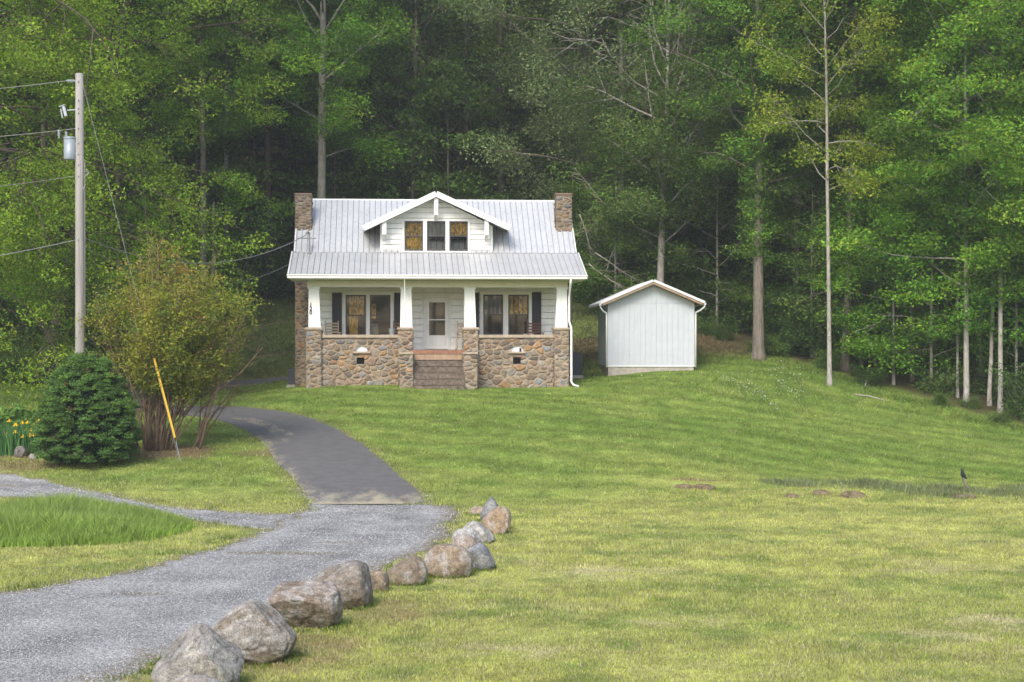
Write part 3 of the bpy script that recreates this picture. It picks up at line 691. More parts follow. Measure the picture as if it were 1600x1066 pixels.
STONES = np.array([(.30,.235,.17),(.25,.23,.21),(.21,.16,.12),(.34,.215,.12),(.23,.235,.245),(.30,.24,.19),(.15,.125,.11),(.28,.215,.155),(.31,.275,.235),(.23,.18,.14),(.28,.20,.15),(.26,.22,.18),(.24,.20,.16)])
def voro_panel(O, u, v, n, W, Hh, gg, cell, holes=(), asp=1.35, dep=.05, mort=(.30,.235,.165), res=.022, dark=1.0):
    nu = max(3, int(W/res)); nv = max(3, int(Hh/res))
    U, Vv = np.meshgrid(np.linspace(0,W,nu), np.linspace(0,Hh,nv))
    cu, cv = cell*asp, cell/asp*1.15
    iu, iv = int(W/cu)+3, int(Hh/cv)+3
    su, sv = np.meshgrid(np.arange(iu)-1, np.arange(iv)-1)
    su = (su + .5*(sv%2) + gg.uniform(-.42,.42,su.shape))*cu; sv = (sv+gg.uniform(-.38,.38,sv.shape))*cv
    keep = gg.uniform(0,1,su.size) > .14
    S = np.stack([su.ravel(), sv.ravel()], -1)[keep]
    wt = gg.uniform(.8,1.25,len(S))
    wu = U+.03*(fbm(U*9,Vv*9,int(gg.integers(99)))-.5); wv = Vv+.03*(fbm(U*9,Vv*9,int(gg.integers(99)))-.5)
    d = np.hypot((wu.ravel()[:,None]-S[None,:,0])/asp, (wv.ravel()[:,None]-S[None,:,1])*1.1)*wt[None]
    o2 = np.argpartition(d, 1, axis=1)[:, :2]; dd = np.take_along_axis(d, o2, 1); sw = dd[:,0] > dd[:,1]
    i1 = np.where(sw, o2[:,1], o2[:,0]); e = np.abs(dd[:,0]-dd[:,1])
    h = sstep(.015, .11, e)**.7*dep*gg.uniform(.5,1.1,len(S))[i1]
    pal = .86*STONES[gg.integers(0, len(STONES), len(S))]*gg.uniform(.75,1.2,(len(S),1))
    c = pal[i1]; mm = (1-sstep(.016, .050, e))[:,None]
    c = c*(1-mm)+np.array(mort)*mm
    c = c*(.86+.28*fbm(U.ravel()*14, Vv.ravel()*14, 3))[:,None]*dark
    edge = np.minimum(np.minimum(U, W-U), np.minimum(Vv, Hh-Vv)).ravel(); h = h*sstep(0, .05, edge)
    P = np.array(O)+U.ravel()[:,None]*np.array(u)+Vv.ravel()[:,None]*np.array(v)+h[:,None]*np.array(n)
    idx = np.arange(nu*nv).reshape(nv,nu)
    Q = np.stack([idx[:-1,:-1], idx[:-1,1:], idx[1:,1:], idx[1:,:-1]], -1).reshape(-1,4)
    if np.dot(np.cross(u, v), n) < 0: Q = Q[:, ::-1]
    if holes:
        cu_ = U.ravel()[Q].mean(1); cv_ = Vv.ravel()[Q].mean(1); k = np.ones(len(Q), bool)
        for f in holes: k &= ~f(cu_, cv_)
        Q = Q[k]
    return P, Q, c
def stone_mesh(name, panels, parent):
    Vs, Qs, Cs, b = [], [], [], 0
    for P, Q, c in panels: Vs.append(P); Qs.append(Q+b); Cs.append(c); b += len(P)
    return np_mesh(name, np.vstack(Vs), np.vstack(Qs), M['stone'], parent, np.vstack(Cs), smooth=False)
def stone_box(name, x0, x1, y0, y1, z0, z1, seed, parent, cell=.24, dark=1.0, dep=.045, asp=1.4):
    gg = np.random.default_rng(seed)
    kw = dict(gg=gg, cell=cell, asp=asp, dep=dep, dark=dark)
    ps = [voro_panel((x0,y0,z0),(1,0,0),(0,0,1),(0,-1,0),x1-x0,z1-z0,**kw),
          voro_panel((x0,y1,z0),(0,-1,0),(0,0,1),(-1,0,0),y1-y0,z1-z0,**kw),
          voro_panel((x1,y0,z0),(0,1,0),(0,0,1),(1,0,0),y1-y0,z1-z0,**kw),
          voro_panel((x1,y1,z0),(-1,0,0),(0,0,1),(0,1,0),x1-x0,z1-z0,res=.06,**{k:v for k,v in kw.items()})]
    V4 = np.array([(x0,y0,z1),(x1,y0,z1),(x1,y1,z1),(x0,y1,z1)]); ps.append((V4, np.array([[0,1,2,3]]), np.tile([.27,.21,.15],(4,1))*dark))
    return stone_mesh(name, ps, parent)
ZG = -.5                      # masonry carried below the turf
PIERS = [(476.5,504),(620.5,647),(722.5,749),(864.5,890.5)]
px_ = []
for i, (a, b) in enumerate(PIERS):
    x0 = L(a,0,0)[0]; x1 = L(b,0,0)[0]; px_.append((x0,x1))
    ps = stone_box('pier', x0+.05, x1-.05, 0, .68, ZG, 2.18, 60+i, house, cell=.20, asp=1.6)
    MB().box(x0, x1, -.05, .73, 2.182, 2.275).build('pier_cap', M['cap'], ps, bevel=.015)
# tapered columns on the piers
colspec = [((482,498.5),(481.8,501.2)),((626.2,642.8),(625.2,644.5)),((725.8,742),(725.4,744)),((870.3,886.2),(867.6,887))]
for (t0,t1),(b0,b1) in colspec:
    xt0, xt1 = L(t0,0,.12)[0], L(t1,0,.12)[0]; xb0, xb1 = L(b0,0,.12)[0], L(b1,0,.12)[0]
    m = MB().frus((xb0,xb1,.12,.60,2.275),(xt0,xt1,.14,.56,3.80))
    m.box(xt0-.04, xt1+.04, .10, .60, 3.80, 3.862)
    cobj = m.build('porch_column', M['white'], house, bevel=.008)
    if t0 == 482:   # house number, one digit under the other
        cu = None
        for ch, py in (('1',476.5),('2',482.5),('0',488.8)):
            fc = bpy.data.curves.new('digit','FONT'); fc.body = ch; fc.size = .21; fc.extrude = .006; fc.offset = .006; fc.align_x = 'CENTER'; fc.align_y = 'CENTER'
            fo = bpy.data.objects.new('tmp', fc); COL.objects.link(fo); bpy.context.view_layer.update()
            me = bpy.data.meshes.new_from_object(fo.evaluated_get(bpy.context.evaluated_depsgraph_get()))
            bpy.data.objects.remove(fo); me.materials.clear(); me.materials.append(M['black'])
            do = bpy.data.objects.new('house_number', me); link(do, cobj)
            xx, zz = L(485.6, py, .11); do.location = (xx, .118, zz); do.rotation_euler = (R(90),0,0)
# porch low walls, floor, steps
FZ = 1.39
def low_wall(xa, xb, pxn, pxv, seed):
    gg = np.random.default_rng(seed); W = xb-xa; y0 = .14
    cx = L(pxn,549,y0)[0]-xa; zc = L(pxn,549.5,y0)[1]-ZG
    vx0 = L(pxv[0],0,y0)[0]-xa; vx1 = L(pxv[1],0,y0)[0]-xa; vz0 = L(0,570,y0)[1]-ZG; vz1 = L(0,559.5,y0)[1]-ZG
    rr = .245
    holes = [lambda u, v: ((u-cx)**2+(v-zc)**2 < rr**2) & (v > zc-.01), lambda u, v: (u > vx0)&(u < vx1)&(v > vz0)&(v < vz1)]
    f = voro_panel((xa,y0,ZG),(1,0,0),(0,0,1),(0,-1,0),W,1.86-ZG,gg,.225,holes,asp=1.3,dep=.050,res=.02)
    bk = voro_panel((xb,y0+.42,ZG),(-1,0,0),(0,0,1),(0,1,0),W,1.86-ZG,gg,.335,(lambda u, v: ((u-W+cx)**2+(v-zc)**2 < (rr+.03)**2) & (v > zc-.06),),asp=1.22,res=.03)
    w = stone_mesh('porch_wall', [f, bk], house)
    MB().box(xa, xb, y0-.08, y0+.50, 1.862, 1.985).build('wall_cap', M['cap'], w, bevel=.015)
    MB().box(xa+cx-.36, xa+cx+.36, y0-.11, y0+.03, ZG+zc-.075, ZG+zc-.005).build('niche_ledge', M['cap'], w, bevel=.015)
    # lining of the arched opening and of the vent
    m = MB(); k = 14
    for j in range(k):
        a0, a1 = math.pi*j/k, math.pi*(j+1)/k
        p = [(xa+cx+math.cos(a)*r_, yy, ZG+zc+math.sin(a)*r_) for yy in (y0+.01, y0+.42) for a in (a0,a1) for r_ in (rr-.012, rr+.02)]
        m.add(p, [(0,2,6,4),(1,5,7,3),(0,1,3,2),(4,6,7,5)])
    m.build('niche_lining', M['white'], w)
    m = MB(); pts = [(xa+cx+math.cos(math.pi*j/k)*rr, y0+.07, ZG+zc+math.sin(math.pi*j/k)*rr) for j in range(k+1)]
    pb = [(p[0], p[1]+.03, p[2]) for p in pts]
    m.add(pts+pb, [tuple(reversed(range(k+1))), tuple(range(k+1,2*k+2))]+[(j,j+1,k+2+j,k+1+j) for j in range(k)])
    m.build('niche_panel', M['white'], w)
    m = MB().box(xa+vx0-.02, xa+vx1+.02, y0+.10, y0+.14, ZG+vz0-.02, ZG+vz1+.02)
    for j in range(5): z = ZG+vz0+(vz1-vz0)*(j+.5)/5; m.box(xa+vx0, xa+vx1, y0+.05, y0+.099, z-.008, z+.008)
    m.build('vent_grille', M['dark'], w)
    return w
lw1 = low_wall(px_[0][1]-.05, px_[1][0]+.05, 564.5, (557.5,569), 81)
lw2 = low_wall(px_[2][1]-.05, px_[3][0]+.05, 808, (802,813.5), 82)
MB().tube([(L(813,546,.19)[0], .19, L(0,549.5,.19)[1]),(L(813,546,.19)[0], .19, L(0,544.5,.4)[1])],[.035,.04],8).build('niche_ornament', M['dark'], lw2)
xs0, xs1 = px_[1][1]-.05, px_[2][0]+.05
MB().box(px_[0][0]+.1, px_[3][1]-.1, .72, 2.35, 1.20, FZ).build('porch_floor', M['concrete'], house)
st = MB()
for j in range(5):
    z1 = FZ-.385-.235*j; y1_ = -.022-.25*j; st.box(xs0, xs1, y1_-.225, y1_, ZG, z1-.037); st.box(xs0, xs1, y1_-.25, y1_+.0, z1-.035, z1)
stp = st.build('front_steps', M['step'], house, bevel=.02)
MB().box(xs0, xs1, -.02, .72, FZ-.17, FZ-.004).build('brick_edge', M['brick'], stp, bevel=.008)
MB().box(xs0, xs1, -.0, .70, ZG, FZ-.172).build('riser', M['tan'], stp)
for i, (a, b) in enumerate(((624.5,645),(724.5,745.5))):
    x0, x1 = L(a,0,-.9)[0], L(b,0,-.9)[0]
    ck = stone_box('cheek_wall', x0, x1, -.95, -.05, ZG, 1.22, 71+i, house, cell=.20, asp=1.6)
    MB().box(x0-.03, x1+.03, -1.0, -.06, 1.222, 1.30).build('cheek_cap', M['cap'], ck, bevel=.015)

# front wall: lap boards with openings left for windows and door
YW = 2.3
def rectL(a, b, t, bt, ly):
    x0, z1 = L(a, t, ly); x1, z0 = L(b, bt, ly); return (x0, x1, z0, z1)
def siding(name, x0, x1, z0, z1, y, openings, parent, exp=.26, clip=None, mat_=None):
    m = MB(); zs = sorted(set([z0, z1] + [z0+exp*i for i in range(1, int((z1-z0)/exp)+1)] + [o[2] for o in openings] + [o[3] for o in openings]))
    zs = [z for z in zs if z0 <= z <= z1]
    for a, b in zip(zs[:-1], zs[1:]):
        if b-a < 1e-4: continue
        zc = (a+b)/2; row = math.floor((zc-z0)/exp+1e-6); ra = z0+row*exp
        f0 = (a-ra)/exp; f1 = (b-ra)/exp; ya, yb = y-.030*(1-f0)-.004, y-.030*(1-f1)-.004
        a_ = a
        if f0 < 1e-4: a = a+.017
        segs = [(x0, x1)]
        if clip: 
            ca, cb = clip(a); da, db = clip(b); 
        for o_ in openings:
            if o_[2] < zc < o_[3]:
                ns = []
                for s0, s1 in segs:
                    if o_[0] > s0: ns.append((s0, min(s1, o_[0])))
                    if o_[1] < s1: ns.append((max(s0, o_[1]), s1))
                segs = [q for q in ns if q[1]-q[0] > 1e-3]
        for s0, s1 in segs:
            a0, a1, b0, b1 = s0, s1, s0, s1
            if clip: a0, a1, b0, b1 = max(s0,ca), min(s1,cb), max(s0,da), min(s1,db)
            if a1 <= a0: continue
            if b1 <= b0: b0 = b1 = (a0+a1)/2
            m.add([(a0,ya,a),(a1,ya,a),(b1,yb,b),(b0,yb,b),(a0,y+.08,a),(a1,y+.08,a),(b1,y+.08,b),(b0,y+.08,b)],
                  [(0,1,2,3),(0,4,5,1),(0,3,7,4),(1,5,6,2),(4,7,6,5),(3,2,6,7)])
    return m.build(name, mat_ or M['siding'], parent)
wl = [rectL(540,572,461,524.5,YW), rectL(578,610,461,524.5,YW), rectL(755,786,460.5,523.5,YW), rectL(794,826,460.5,523.5,YW)]
dr = rectL(664.5,700.5,467.5,549,YW); dr = (dr[0], dr[1], FZ, dr[3])
WX = 5.02
wall = siding('front_wall', -WX, WX, FZ-.3, 4.5, YW, wl+[dr], house)
CAS = M['white']
def casing(rects, top, bot, ly, parent, w=.13):
    m = MB(); x0 = rects[0][0]; x1 = rects[-1][1]; z0 = rects[0][2]; z1 = rects[0][3]
    m.box(x0-w, x0, ly-.07, ly, z0-bot, z1); m.box(x1, x1+w, ly-.07, ly, z0-bot, z1)
    for a, b in zip(rects[:-1], rects[1:]): m.box(a[1], b[0], ly-.07, ly, z0-bot, z1)
    m.box(x0-w, x1+w, ly-.075, ly, z1, z1+top)
    m.box(x0-w-.03, x1+w+.03, ly-.11, ly, z0-bot-.06, z0-bot)
    return m.build('window_casing', CAS, parent, bevel=.006)
casing(wl[:2], .16, .0, YW, house); casing(wl[2:], .16, .0, YW, house)
def window(r, ly, parent, pane_sheets=None, muntin=0, split=.5, fw=.055):
    x0, x1, z0, z1 = r
    m = MB(); y0, y1 = ly-.045, ly+.03
    m.box(x0, x0+fw, y0, y1, z0, z1); m.box(x1-fw, x1, y0, y1, z0, z1); m.box(x0+fw, x1-fw, y0, y1, z0, z0+fw); m.box(x0+fw, x1-fw, y0, y1, z1-fw, z1)
    zm = z0+(z1-z0)*split; m.box(x0+fw, x1-fw, y0+.008, y1, zm-.022, zm+.022)
    if muntin:
        for j in range(1, muntin+1):
            xx = x0+fw+(x1-x0-2*fw)*j/(muntin+1); m.box(xx-.009, xx+.009, y0+.03, y1, zm+.022, z1-fw)
    w = m.build('window', M['frame'], parent)
    MB().box(x0+fw-.005, x1-fw+.005, y0+.035, y0+.042, zm+.018, z1-fw+.005).build('pane', M['glass'], w)
    MB().box(x0+fw-.005, x1-fw+.005, y0+.050, y0+.057, z0+fw-.005, zm-.018).build('pane', M['glass'], w)
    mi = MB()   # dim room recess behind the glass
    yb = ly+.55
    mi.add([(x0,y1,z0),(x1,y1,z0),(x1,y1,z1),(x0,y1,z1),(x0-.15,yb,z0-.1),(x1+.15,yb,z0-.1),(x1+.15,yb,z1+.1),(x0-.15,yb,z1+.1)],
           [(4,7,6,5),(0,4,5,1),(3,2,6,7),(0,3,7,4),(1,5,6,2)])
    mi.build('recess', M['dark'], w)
    for (za, zb, xa, xb, mt) in (pane_sheets or ()):
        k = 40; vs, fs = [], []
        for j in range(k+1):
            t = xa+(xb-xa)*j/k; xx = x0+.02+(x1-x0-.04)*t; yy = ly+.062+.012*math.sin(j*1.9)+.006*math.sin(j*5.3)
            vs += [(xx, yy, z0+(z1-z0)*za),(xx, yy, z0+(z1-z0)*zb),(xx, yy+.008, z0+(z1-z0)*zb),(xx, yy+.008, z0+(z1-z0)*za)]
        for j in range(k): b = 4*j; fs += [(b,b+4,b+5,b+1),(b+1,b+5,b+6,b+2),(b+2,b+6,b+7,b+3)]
        me = MB().add(vs, fs).build('curtain_reflection_sheet', M[mt], w, smooth=True)  # amber sheets stand in for glass reflections, grey ones are cloth
    return w
window(wl[0], YW, house, [(.02,1,.16,.60,'amber_reflection'),(.5,.98,.60,.92,'amber_reflection')])
window(wl[1], YW, house, [(.42,.78,.05,.28,'amber_reflection'),(.0,.30,.0,.4,'grey_cloth')])
window(wl[2], YW, house, [(.48,1,.0,1,'grey_cloth')], muntin=3)
window(wl[3], YW, house, [(.5,1,.05,1,'amber_reflection')], muntin=3)
for a, b, t, bt in ((519,534,457.5,524.5),(616,627,457.5,524),(742,748.5,457.5,524),(831,845.5,456.5,523.5)):
    r = rectL(a,b,t,bt,YW-.05)
    if a == 616: r = (r[0], r[0]+.40, r[2], r[3])
    if a == 742: r = (r[1]-.40, r[1], r[2], r[3])
    m = MB().box(r[0], r[1], YW-.075, YW-.04, r[2], r[3])
    for j in range(26):
        z = r[2]+.06+(r[3]-r[2]-.12)*j/26; m.box(r[0]+.05, r[1]-.05, YW-.088, YW-.0755, z, z+.03)
    m.build('shutter', M['black'], house)
# door
x0,x1,z0,z1 = dr
m = MB(); m.box(x0-.09, x0, YW-.06, YW+.02, z0, z1); m.box(x1, x1+.09, YW-.06, YW+.02, z0, z1); m.box(x0-.09, x1+.09, YW-.065, YW+.02, z1, z1+.11)
m.build('door_casing', M['white'], house, bevel=.006)
g0 = rectL(670.5,695.5,472.5,524,YW); 
m = MB(); yb0, yb1 = YW-.03, YW+.02
m.box(x0+.004, g0[0], yb0, yb1, z0+.02, z1-.004); m.box(g0[1], x1-.004, yb0, yb1, z0+.02, z1-.004); m.box(g0[0], g0[1], yb0, yb1, z0+.02, g0[2]); m.box(g0[0], g0[1], yb0, yb1, g0[3], z1-.004)
zm = L(0,499,YW)[1]; m.box(g0[0], g0[1], yb0+.003, yb1, zm-.022, zm+.022)
m.box(g0[0]-.02, g0[1]+.02, yb0-.012, yb0-.001, .16+z0, g0[2]-.12)
door = m.build('front_door', M['white'], house, bevel=.004)
MB().box(g0[0]-.005, g0[1]+.005, yb0+.02, yb0+.028, zm+.02, g0[3]+.005).build('door_pane', M['glass'], door)
MB().box(g0[0]-.005, g0[1]+.005, yb0+.02, yb0+.028, g0[2]-.005, zm-.02).build('door_pane', M['glass'], door)
MB().box(g0[0]-.03, g0[1]+.03, yb1+.004, yb1+.03, g0[2]-.05, g0[3]+.05).build('door_backing', M['dark'], door)
MB().tube([(x0+.10, yb0-.002, z0+.98),(x0+.10, yb0-.05, z0+.98),(x0+.17, yb0-.06, z0+.98)], .012, 8).build('door_handle', M['galv'], door)
# side and rear walls, gables
RZ, RY = 7.60, 4.75; EZ = 4.30; BY, BZ = 2.05, 5.30; EY = -.62
def side_prof(s):
    x = s*WX
    p = [(x,YW+.09,FZ-1.8),(x,YW+.09,5.20),(x,RY,RZ-.25),(x,8.6,3.85),(x,8.6,FZ-1.8)]
    q = [(a-s*.15,b,c) for a,b,c in p]
    f = [tuple(range(5)), tuple(reversed(range(5,10)))]+[(i,(i+1)%5,5+(i+1)%5,5+i) for i in range(5)]
    m = MB().add(p+q, f); return m
for s in (-1,1): side_prof(s).build('side_wall', M['siding'], house)
MB().box(-WX+.16, WX-.16, 8.45, 8.6, FZ-1.8, 3.85).build('rear_wall', M['siding'], house)
# porch beam, ceiling, soffit
bz0, bz1 = 3.862, 4.13
m = MB().box(px_[0][0]+.08, px_[3][1]-.08, .10, .58, bz0, bz1); m.box(px_[0][0]+.08, px_[0][0]+.5, .582, YW-.08, bz0, bz1); m.box(px_[3][1]-.5, px_[3][1]-.08, .582, YW-.08, bz0, bz1)
m.box(px_[0][0]+.05, px_[3][1]-.05, .07, .099, bz0-.0, bz0+.035)
m.build('porch_beam', M['cream'], house, bevel=.006)
MB().box(px_[0][0]+.5, px_[3][1]-.5, .582, YW-.035, 3.99, 4.02).build('porch_ceiling', M['cream'], house)
m = MB().box(-5.78, 5.78, EY+.02, .098, 4.135, 4.16); m.box(-5.78, px_[0][0]+.07, .099, YW, 4.135, 4.16); m.box(px_[3][1]-.07, 5.78, .099, YW, 4.135, 4.16)
for j in range(60): m.box(-5.7+j*.19, -5.7+j*.19+.012, EY+.04, .096, 4.128, 4.134)
m.build('soffit', M['cream'], house)
# roof
def roof_plane(name, O, u, w, Wd, Ln, parent, pitch=.228, rh=.034, thick=.035, mat_=None, skip=None, cuts=None):
    O, u, w = Vector(O), Vector(u), Vector(w).normalized(); n = u.cross(w).normalized()
    if n.z < 0: n = -n
    m = MB().pbox(O, u, w, n, 0, Wd, 0, Ln, 0, thick); sm = MB()
    k = int(round(Wd/pitch))
    for i in range(k+1):
        a = min(max(Wd*i/k, .016), Wd-.052); m.pbox(O, u, w, n, a-.014, a+.014, 0, Ln, thick, thick+rh); sm.pbox(O, u, w, n, a+.0145, a+.044, .004, Ln-.004, thick+.0005, thick+.005)
        if i < k:
            for q in (.35,.65): a2 = Wd*(i+q)/k; m.pbox(O, u, w, n, a2-.009, a2+.009, 0, Ln, thick, thick+.006)
    r_ = m.build(name, mat_ or M['metal_roof'], parent); sm.build('rib_shadow_dirt_strip', M['rib_shade_dirt'], r_); return r_  # thin strips beside the ribs carry painted shadow and dirt
RW = 5.80
pl = Vector((0, BY-EY, BZ-EZ)); roof_plane('porch_roof', (-RW, EY, EZ), (1,0,0), pl, 2*RW, pl.length-.004, house)
ml = Vector((0, RY-BY, RZ-BZ)); mr_ = roof_plane('main_roof', (-RW+.1, BY-.10, BZ+.005), (1,0,0), ml, 2*RW-.2, ml.length+.06, house)
bl = Vector((0, RY-9.1, RZ-3.6)); roof_plane('rear_roof', (-RW+.1, 9.1, 3.62), (1,0,0), bl, 2*RW-.2, bl.length, house)
MB().tube([(-RW+.08, RY, RZ+.05),(RW-.08, RY, RZ+.05)], .085, 8).build('ridge_cap', M['flash'], house)
# verge trim boards
for s in (-1,1):
    x = s*(RW+.012); m = MB()
    m.pbox((x-.02,EY,EZ-.10),(1,0,0),pl.normalized(),(0,-pl.normalized().z,pl.normalized().y),0,.04,0,pl.length,0,.17)
    x2 = s*(RW-.085); m.pbox((x2-.02,BY-.10,BZ-.10),(1,0,0),ml.normalized(),(0,-ml.normalized().z,ml.normalized().y),0,.04,.05,ml.length,0,.16)
    m.build('verge_board', M['white'], house)
# gutter with its lip
m = MB().box(-RW-.04, RW+.04, EY-.115, EY-.005, EZ-.13, EZ-.01); m.box(-RW-.06, RW+.06, EY-.15, EY-.117, EZ-.03, EZ+.012); m.box(-RW+.05, RW-.08, EY+.0, EY+.03, EZ-.165, EZ-.02)
m.build('gutter', M['white'], house, bevel=.008)
xd, yd = L(891,0,-.5)[0], -.5
xc = L(888.3,0,.0)[0]; xw = L(892.3,0,-.05)[0]
MB().tube([(xd,EY-.06,EZ-.13),(xd,EY-.05,EZ-.3),(xc+.05,.0,3.72),(xc+.03,.02,3.5),(xc+.03,.02,2.52),(xw,-.14,2.25),(xw,-.14,.12),(xw+.08,-.18,.0),(xw+.28,-.3,-.06)], .045, 8).build('downspout', M['white'], house, smooth=True)
# chimneys
def chim(a, b, ax_, seed, nm_):
    y0 = 3.05; x0 = L(a,0,y0)[0]; x1 = L(b,0,y0)[0]; ztop = L(a,304.5,y0)[1]
    c = stone_box('chimney', x0, x1, y0, y0+.62, ZG, ztop, seed, house, cell=.17, asp=1.7, dark=.72)
    MB().box(x0-.03, x1+.02, y0-.04, y0+.66, ztop, ztop+.07).build('chimney_cap', M['brick'] if False else mat('chimney_top', (.20,.14,.11), .95, n_scale=8, n_amt=.3), c, bevel=.01)
    zb = L(0,364,y0)[1]
    MB().box(x0-.02, x1+.09, y0-.12, y0-.047, zb-.17, zb-.02).build('chimney_flashing', M['flash'], c)
    return c
chim(461.5,486.5,0,91,''); chim(869,893.5,0,92,'')
# broad base of stone below the eaves on each flank
# service mast
x_, z_ = L(483,397,1.55); xt, zt = L(481.5,365.5,1.75)
ms = MB().tube([(x_,1.78,L(0,396,1.78)[1]-.05),(x_,1.78,zt)], .032, 8); ms.tube([(x_,1.78,zt),(x_-.06,1.72,zt+.09),(x_-.14,1.70,zt-.02)], .05, 8); ms.tube([(x_-.5,1.76,zt-.18),(x_+.28,1.8,zt-.18)], .02, 6)
ms.tube([(x_,1.78,L(0,396,1.78)[1]-.06),(x_,1.78,L(0,396,1.78)[1]+.10)], [.12,.06], 8)
ms.build('service_mast', M['wire'], house, smooth=False)
MAST = house.matrix_basis @ Vector((x_-.14, 1.70, zt-.06)); 
# dormer
DY = 2.02; dx0, dx1 = L(594.5,0,DY)[0], L(769.5,0,DY)[0]; dz0 = L(0,396.5,DY)[1]
FY = 1.35
pxk, pzk = L(681.5,299,FY); lx_, lz_ = L(568.5,352.5,FY); rx_, rz_ = L(796.5,352.5,FY)
sl = (pzk-lz_)/(pxk-lx_)
und = .20
clipf = lambda z: (pxk-(pzk-und-z)/sl, pxk+(pzk-und-z)/sl)
dw = [rectL(632,661,345.5,392.5,DY), rectL(667,696,345.5,392.5,DY), rectL(702,731,345.5,392.5,DY)]
siding('dormer_wall', dx0, dx1, dz0, pzk-und-.01, DY, dw, house, exp=.215, clip=clipf)
for s, xx in ((-1,dx0),(1,dx1)):
    ztop = pzk-und-abs(xx-pxk)*sl
    MB().add([(xx,DY+.001,dz0-.05),(xx-s*.1,DY+.001,dz0-.05),(xx-s*.1,DY+.001,ztop),(xx,DY+.001,ztop),(xx,4.6,ztop-.1),(xx-s*.1,4.6,ztop-.1),(xx,4.6,ztop),(xx-s*.1,4.6,ztop)],
             [(0,1,2,3),(0,3,6,4),(1,5,7,2),(3,2,7,6),(0,4,5,1),(4,6,7,5)]).build('dormer_cheek', M['metal_roof'], house)
    MB().box(xx-s*.09 if s>0 else xx-.01, xx+.01 if s>0 else xx+.09, DY-.05, DY-.0365, dz0, ztop-.02).build('corner_board', M['white'], house)
casing(dw, .10, .0, DY, house, w=.10)
MB().box(dx0-.02, dx1+.02, DY-.075, DY-.04, dz0-.07, dz0-.002).build('dormer_sill', M['white'], house)
window(dw[0], DY, house, [(0,1,0,1,'amber_reflection')], muntin=3)
window(dw[1], DY, house, [(.5,1,0,1,'grey_cloth')], muntin=3)
window(dw[2], DY, house, [(.5,1,0,1,'amber_reflection')], muntin=3)
for s, (ex, ez) in ((-1,(lx_,lz_)),(1,(rx_,rz_))):
    w_ = Vector((ex-pxk, 0, ez-pzk)); Ln = w_.length; w_.normalize(); nn = Vector((-w_.z*1.0, 0, w_.x)); nn = nn if nn.z > 0 else -nn
    m = MB(); O = Vector((pxk, FY, pzk-.10))
    dpt = 5.2-FY
    m.pbox(O, (0,1,0), w_, nn, .03, dpt, 0, Ln, .055, .09)
    kk = int(dpt/.23)
    for j in range(kk+1): m.pbox(O, (0,1,0), w_, nn, max(.031, j*.23), j*.23+.035, 0, Ln+.01, .09, .118)
    m.build('dormer_roof', M['metal_roof'], house)
    m = MB().pbox(O, (0,1,0), w_, nn, .032, dpt-.6, .05, Ln-.03, -.02, .054); m.build('dormer_soffit', M['white'], house)
    m = MB().pbox(O, (0,1,0), w_, nn, -.02, .029, 0, Ln+.02, -.115, -.005); m.pbox(O, (0,1,0), w_, nn, -.035, .028, 0, Ln+.03, -.002, .06); m.pbox(O, (0,1,0), w_, nn, -.025, .027, 0, Ln+.03, .064, .115)
    m.build('dormer_bargeboard', M['white'], house, bevel=.004)
    # end of the little eave
    MB().pbox(O, (0,1,0), w_, nn, .035, dpt-1.2, Ln+.012, Ln+.05, -.06, .05).build('dormer_gutter', M['white'], house)
for pxb, pt in ((681.5,307),(600.5,338.5),(760.5,338.5)):
    xb, zt_ = L(pxb, pt, FY+.06); zb_ = L(0, pt+25, FY+.06)[1]; hw = .085
    m = MB().box(xb-hw, xb+hw, FY+.08, FY+.20, zb_, zt_-.06); m.box(xb-hw*.8, xb+hw*.8, FY+.205, DY-.06, zt_-.24, zt_-.10)
    m.pbox((xb,FY+.2,zb_+.05),(1,0,0),(0,.8,-.5),(0,.5,.8),-hw*.7,hw*.7,0,.5,0,.1)
    m.build('eave_bracket', M['white'], house, bevel=.01)

# things on and round the porch --------------------------------------------
def HW(x, y, z): return house.matrix_basis @ Vector((x, y, z))
bpy.context.view_layer.update()
def rocking_chair(wood, label, loc, rz):
    r = empty('rocking_chair', loc, rz, label, 'rocking chair', 'rocking chairs on the porch')
    W = M[wood]
    for s in (-1,1):
        MB().tube([(s*.27,-.42,.05),(s*.27,-.2,.015),(s*.27,.1,.012),(s*.27,.45,.07),(s*.27,.6,.14)], .018, 6).build('rocker', W, r)
        MB().tube([(s*.27,-.26,.02),(s*.27,-.27,.66)], .02, 6).build('leg', W, r)
        MB().tube([(s*.27,.22,.02),(s*.26,.2,.42)], .02, 6).build('leg', W, r)
        MB().box(s*.27-.045, s*.27+.045, -.34, .24, .665, .69).build('armrest', W, r)
    MB().box(-.27,.27,-.28,.24,.40,.435).build('seat', W, r, bevel=.01)
    m = MB()
    for s in (-1,1): m.tube([(s*.25,.23,.43),(s*.25,.30,.8),(s*.26,.40,1.16)], [.022,.02,.016], 6)
    for j in range(5): z = .56+.115*j; y = .245+.14*((z-.43)/.73)*1.1; m.box(-.24,.24,y-.008,y+.010,z,z+.06)
    m.build('backrest', W, r)
    return r
for px, wood, ly, rz, lab in ((519.5,'wood_pale',1.35,6,'tan slatted rocking chair beside the leftmost black shutter'),(621,'wood',1.35,-14,'brown rocking chair half hidden behind the second porch pier from the left'),
                          (723.5,'wood_pale',1.35,-8,'pale rocking chair just right of the front door, mostly hidden by the third pier'),(836.5,'wood_red',1.4,6,'dark red brown rocking chair in front of the rightmost shutter')):
    x = L(px,0,ly)[0]; rocking_chair(wood, lab, HW(x, ly, FZ+.002), A_H+R(rz))
x, _ = L(612.5,0,.30); b = empty('bucket', HW(x,.34,1.986), 0, 'small grey metal bucket on the porch wall cap by the second pier', 'bucket')
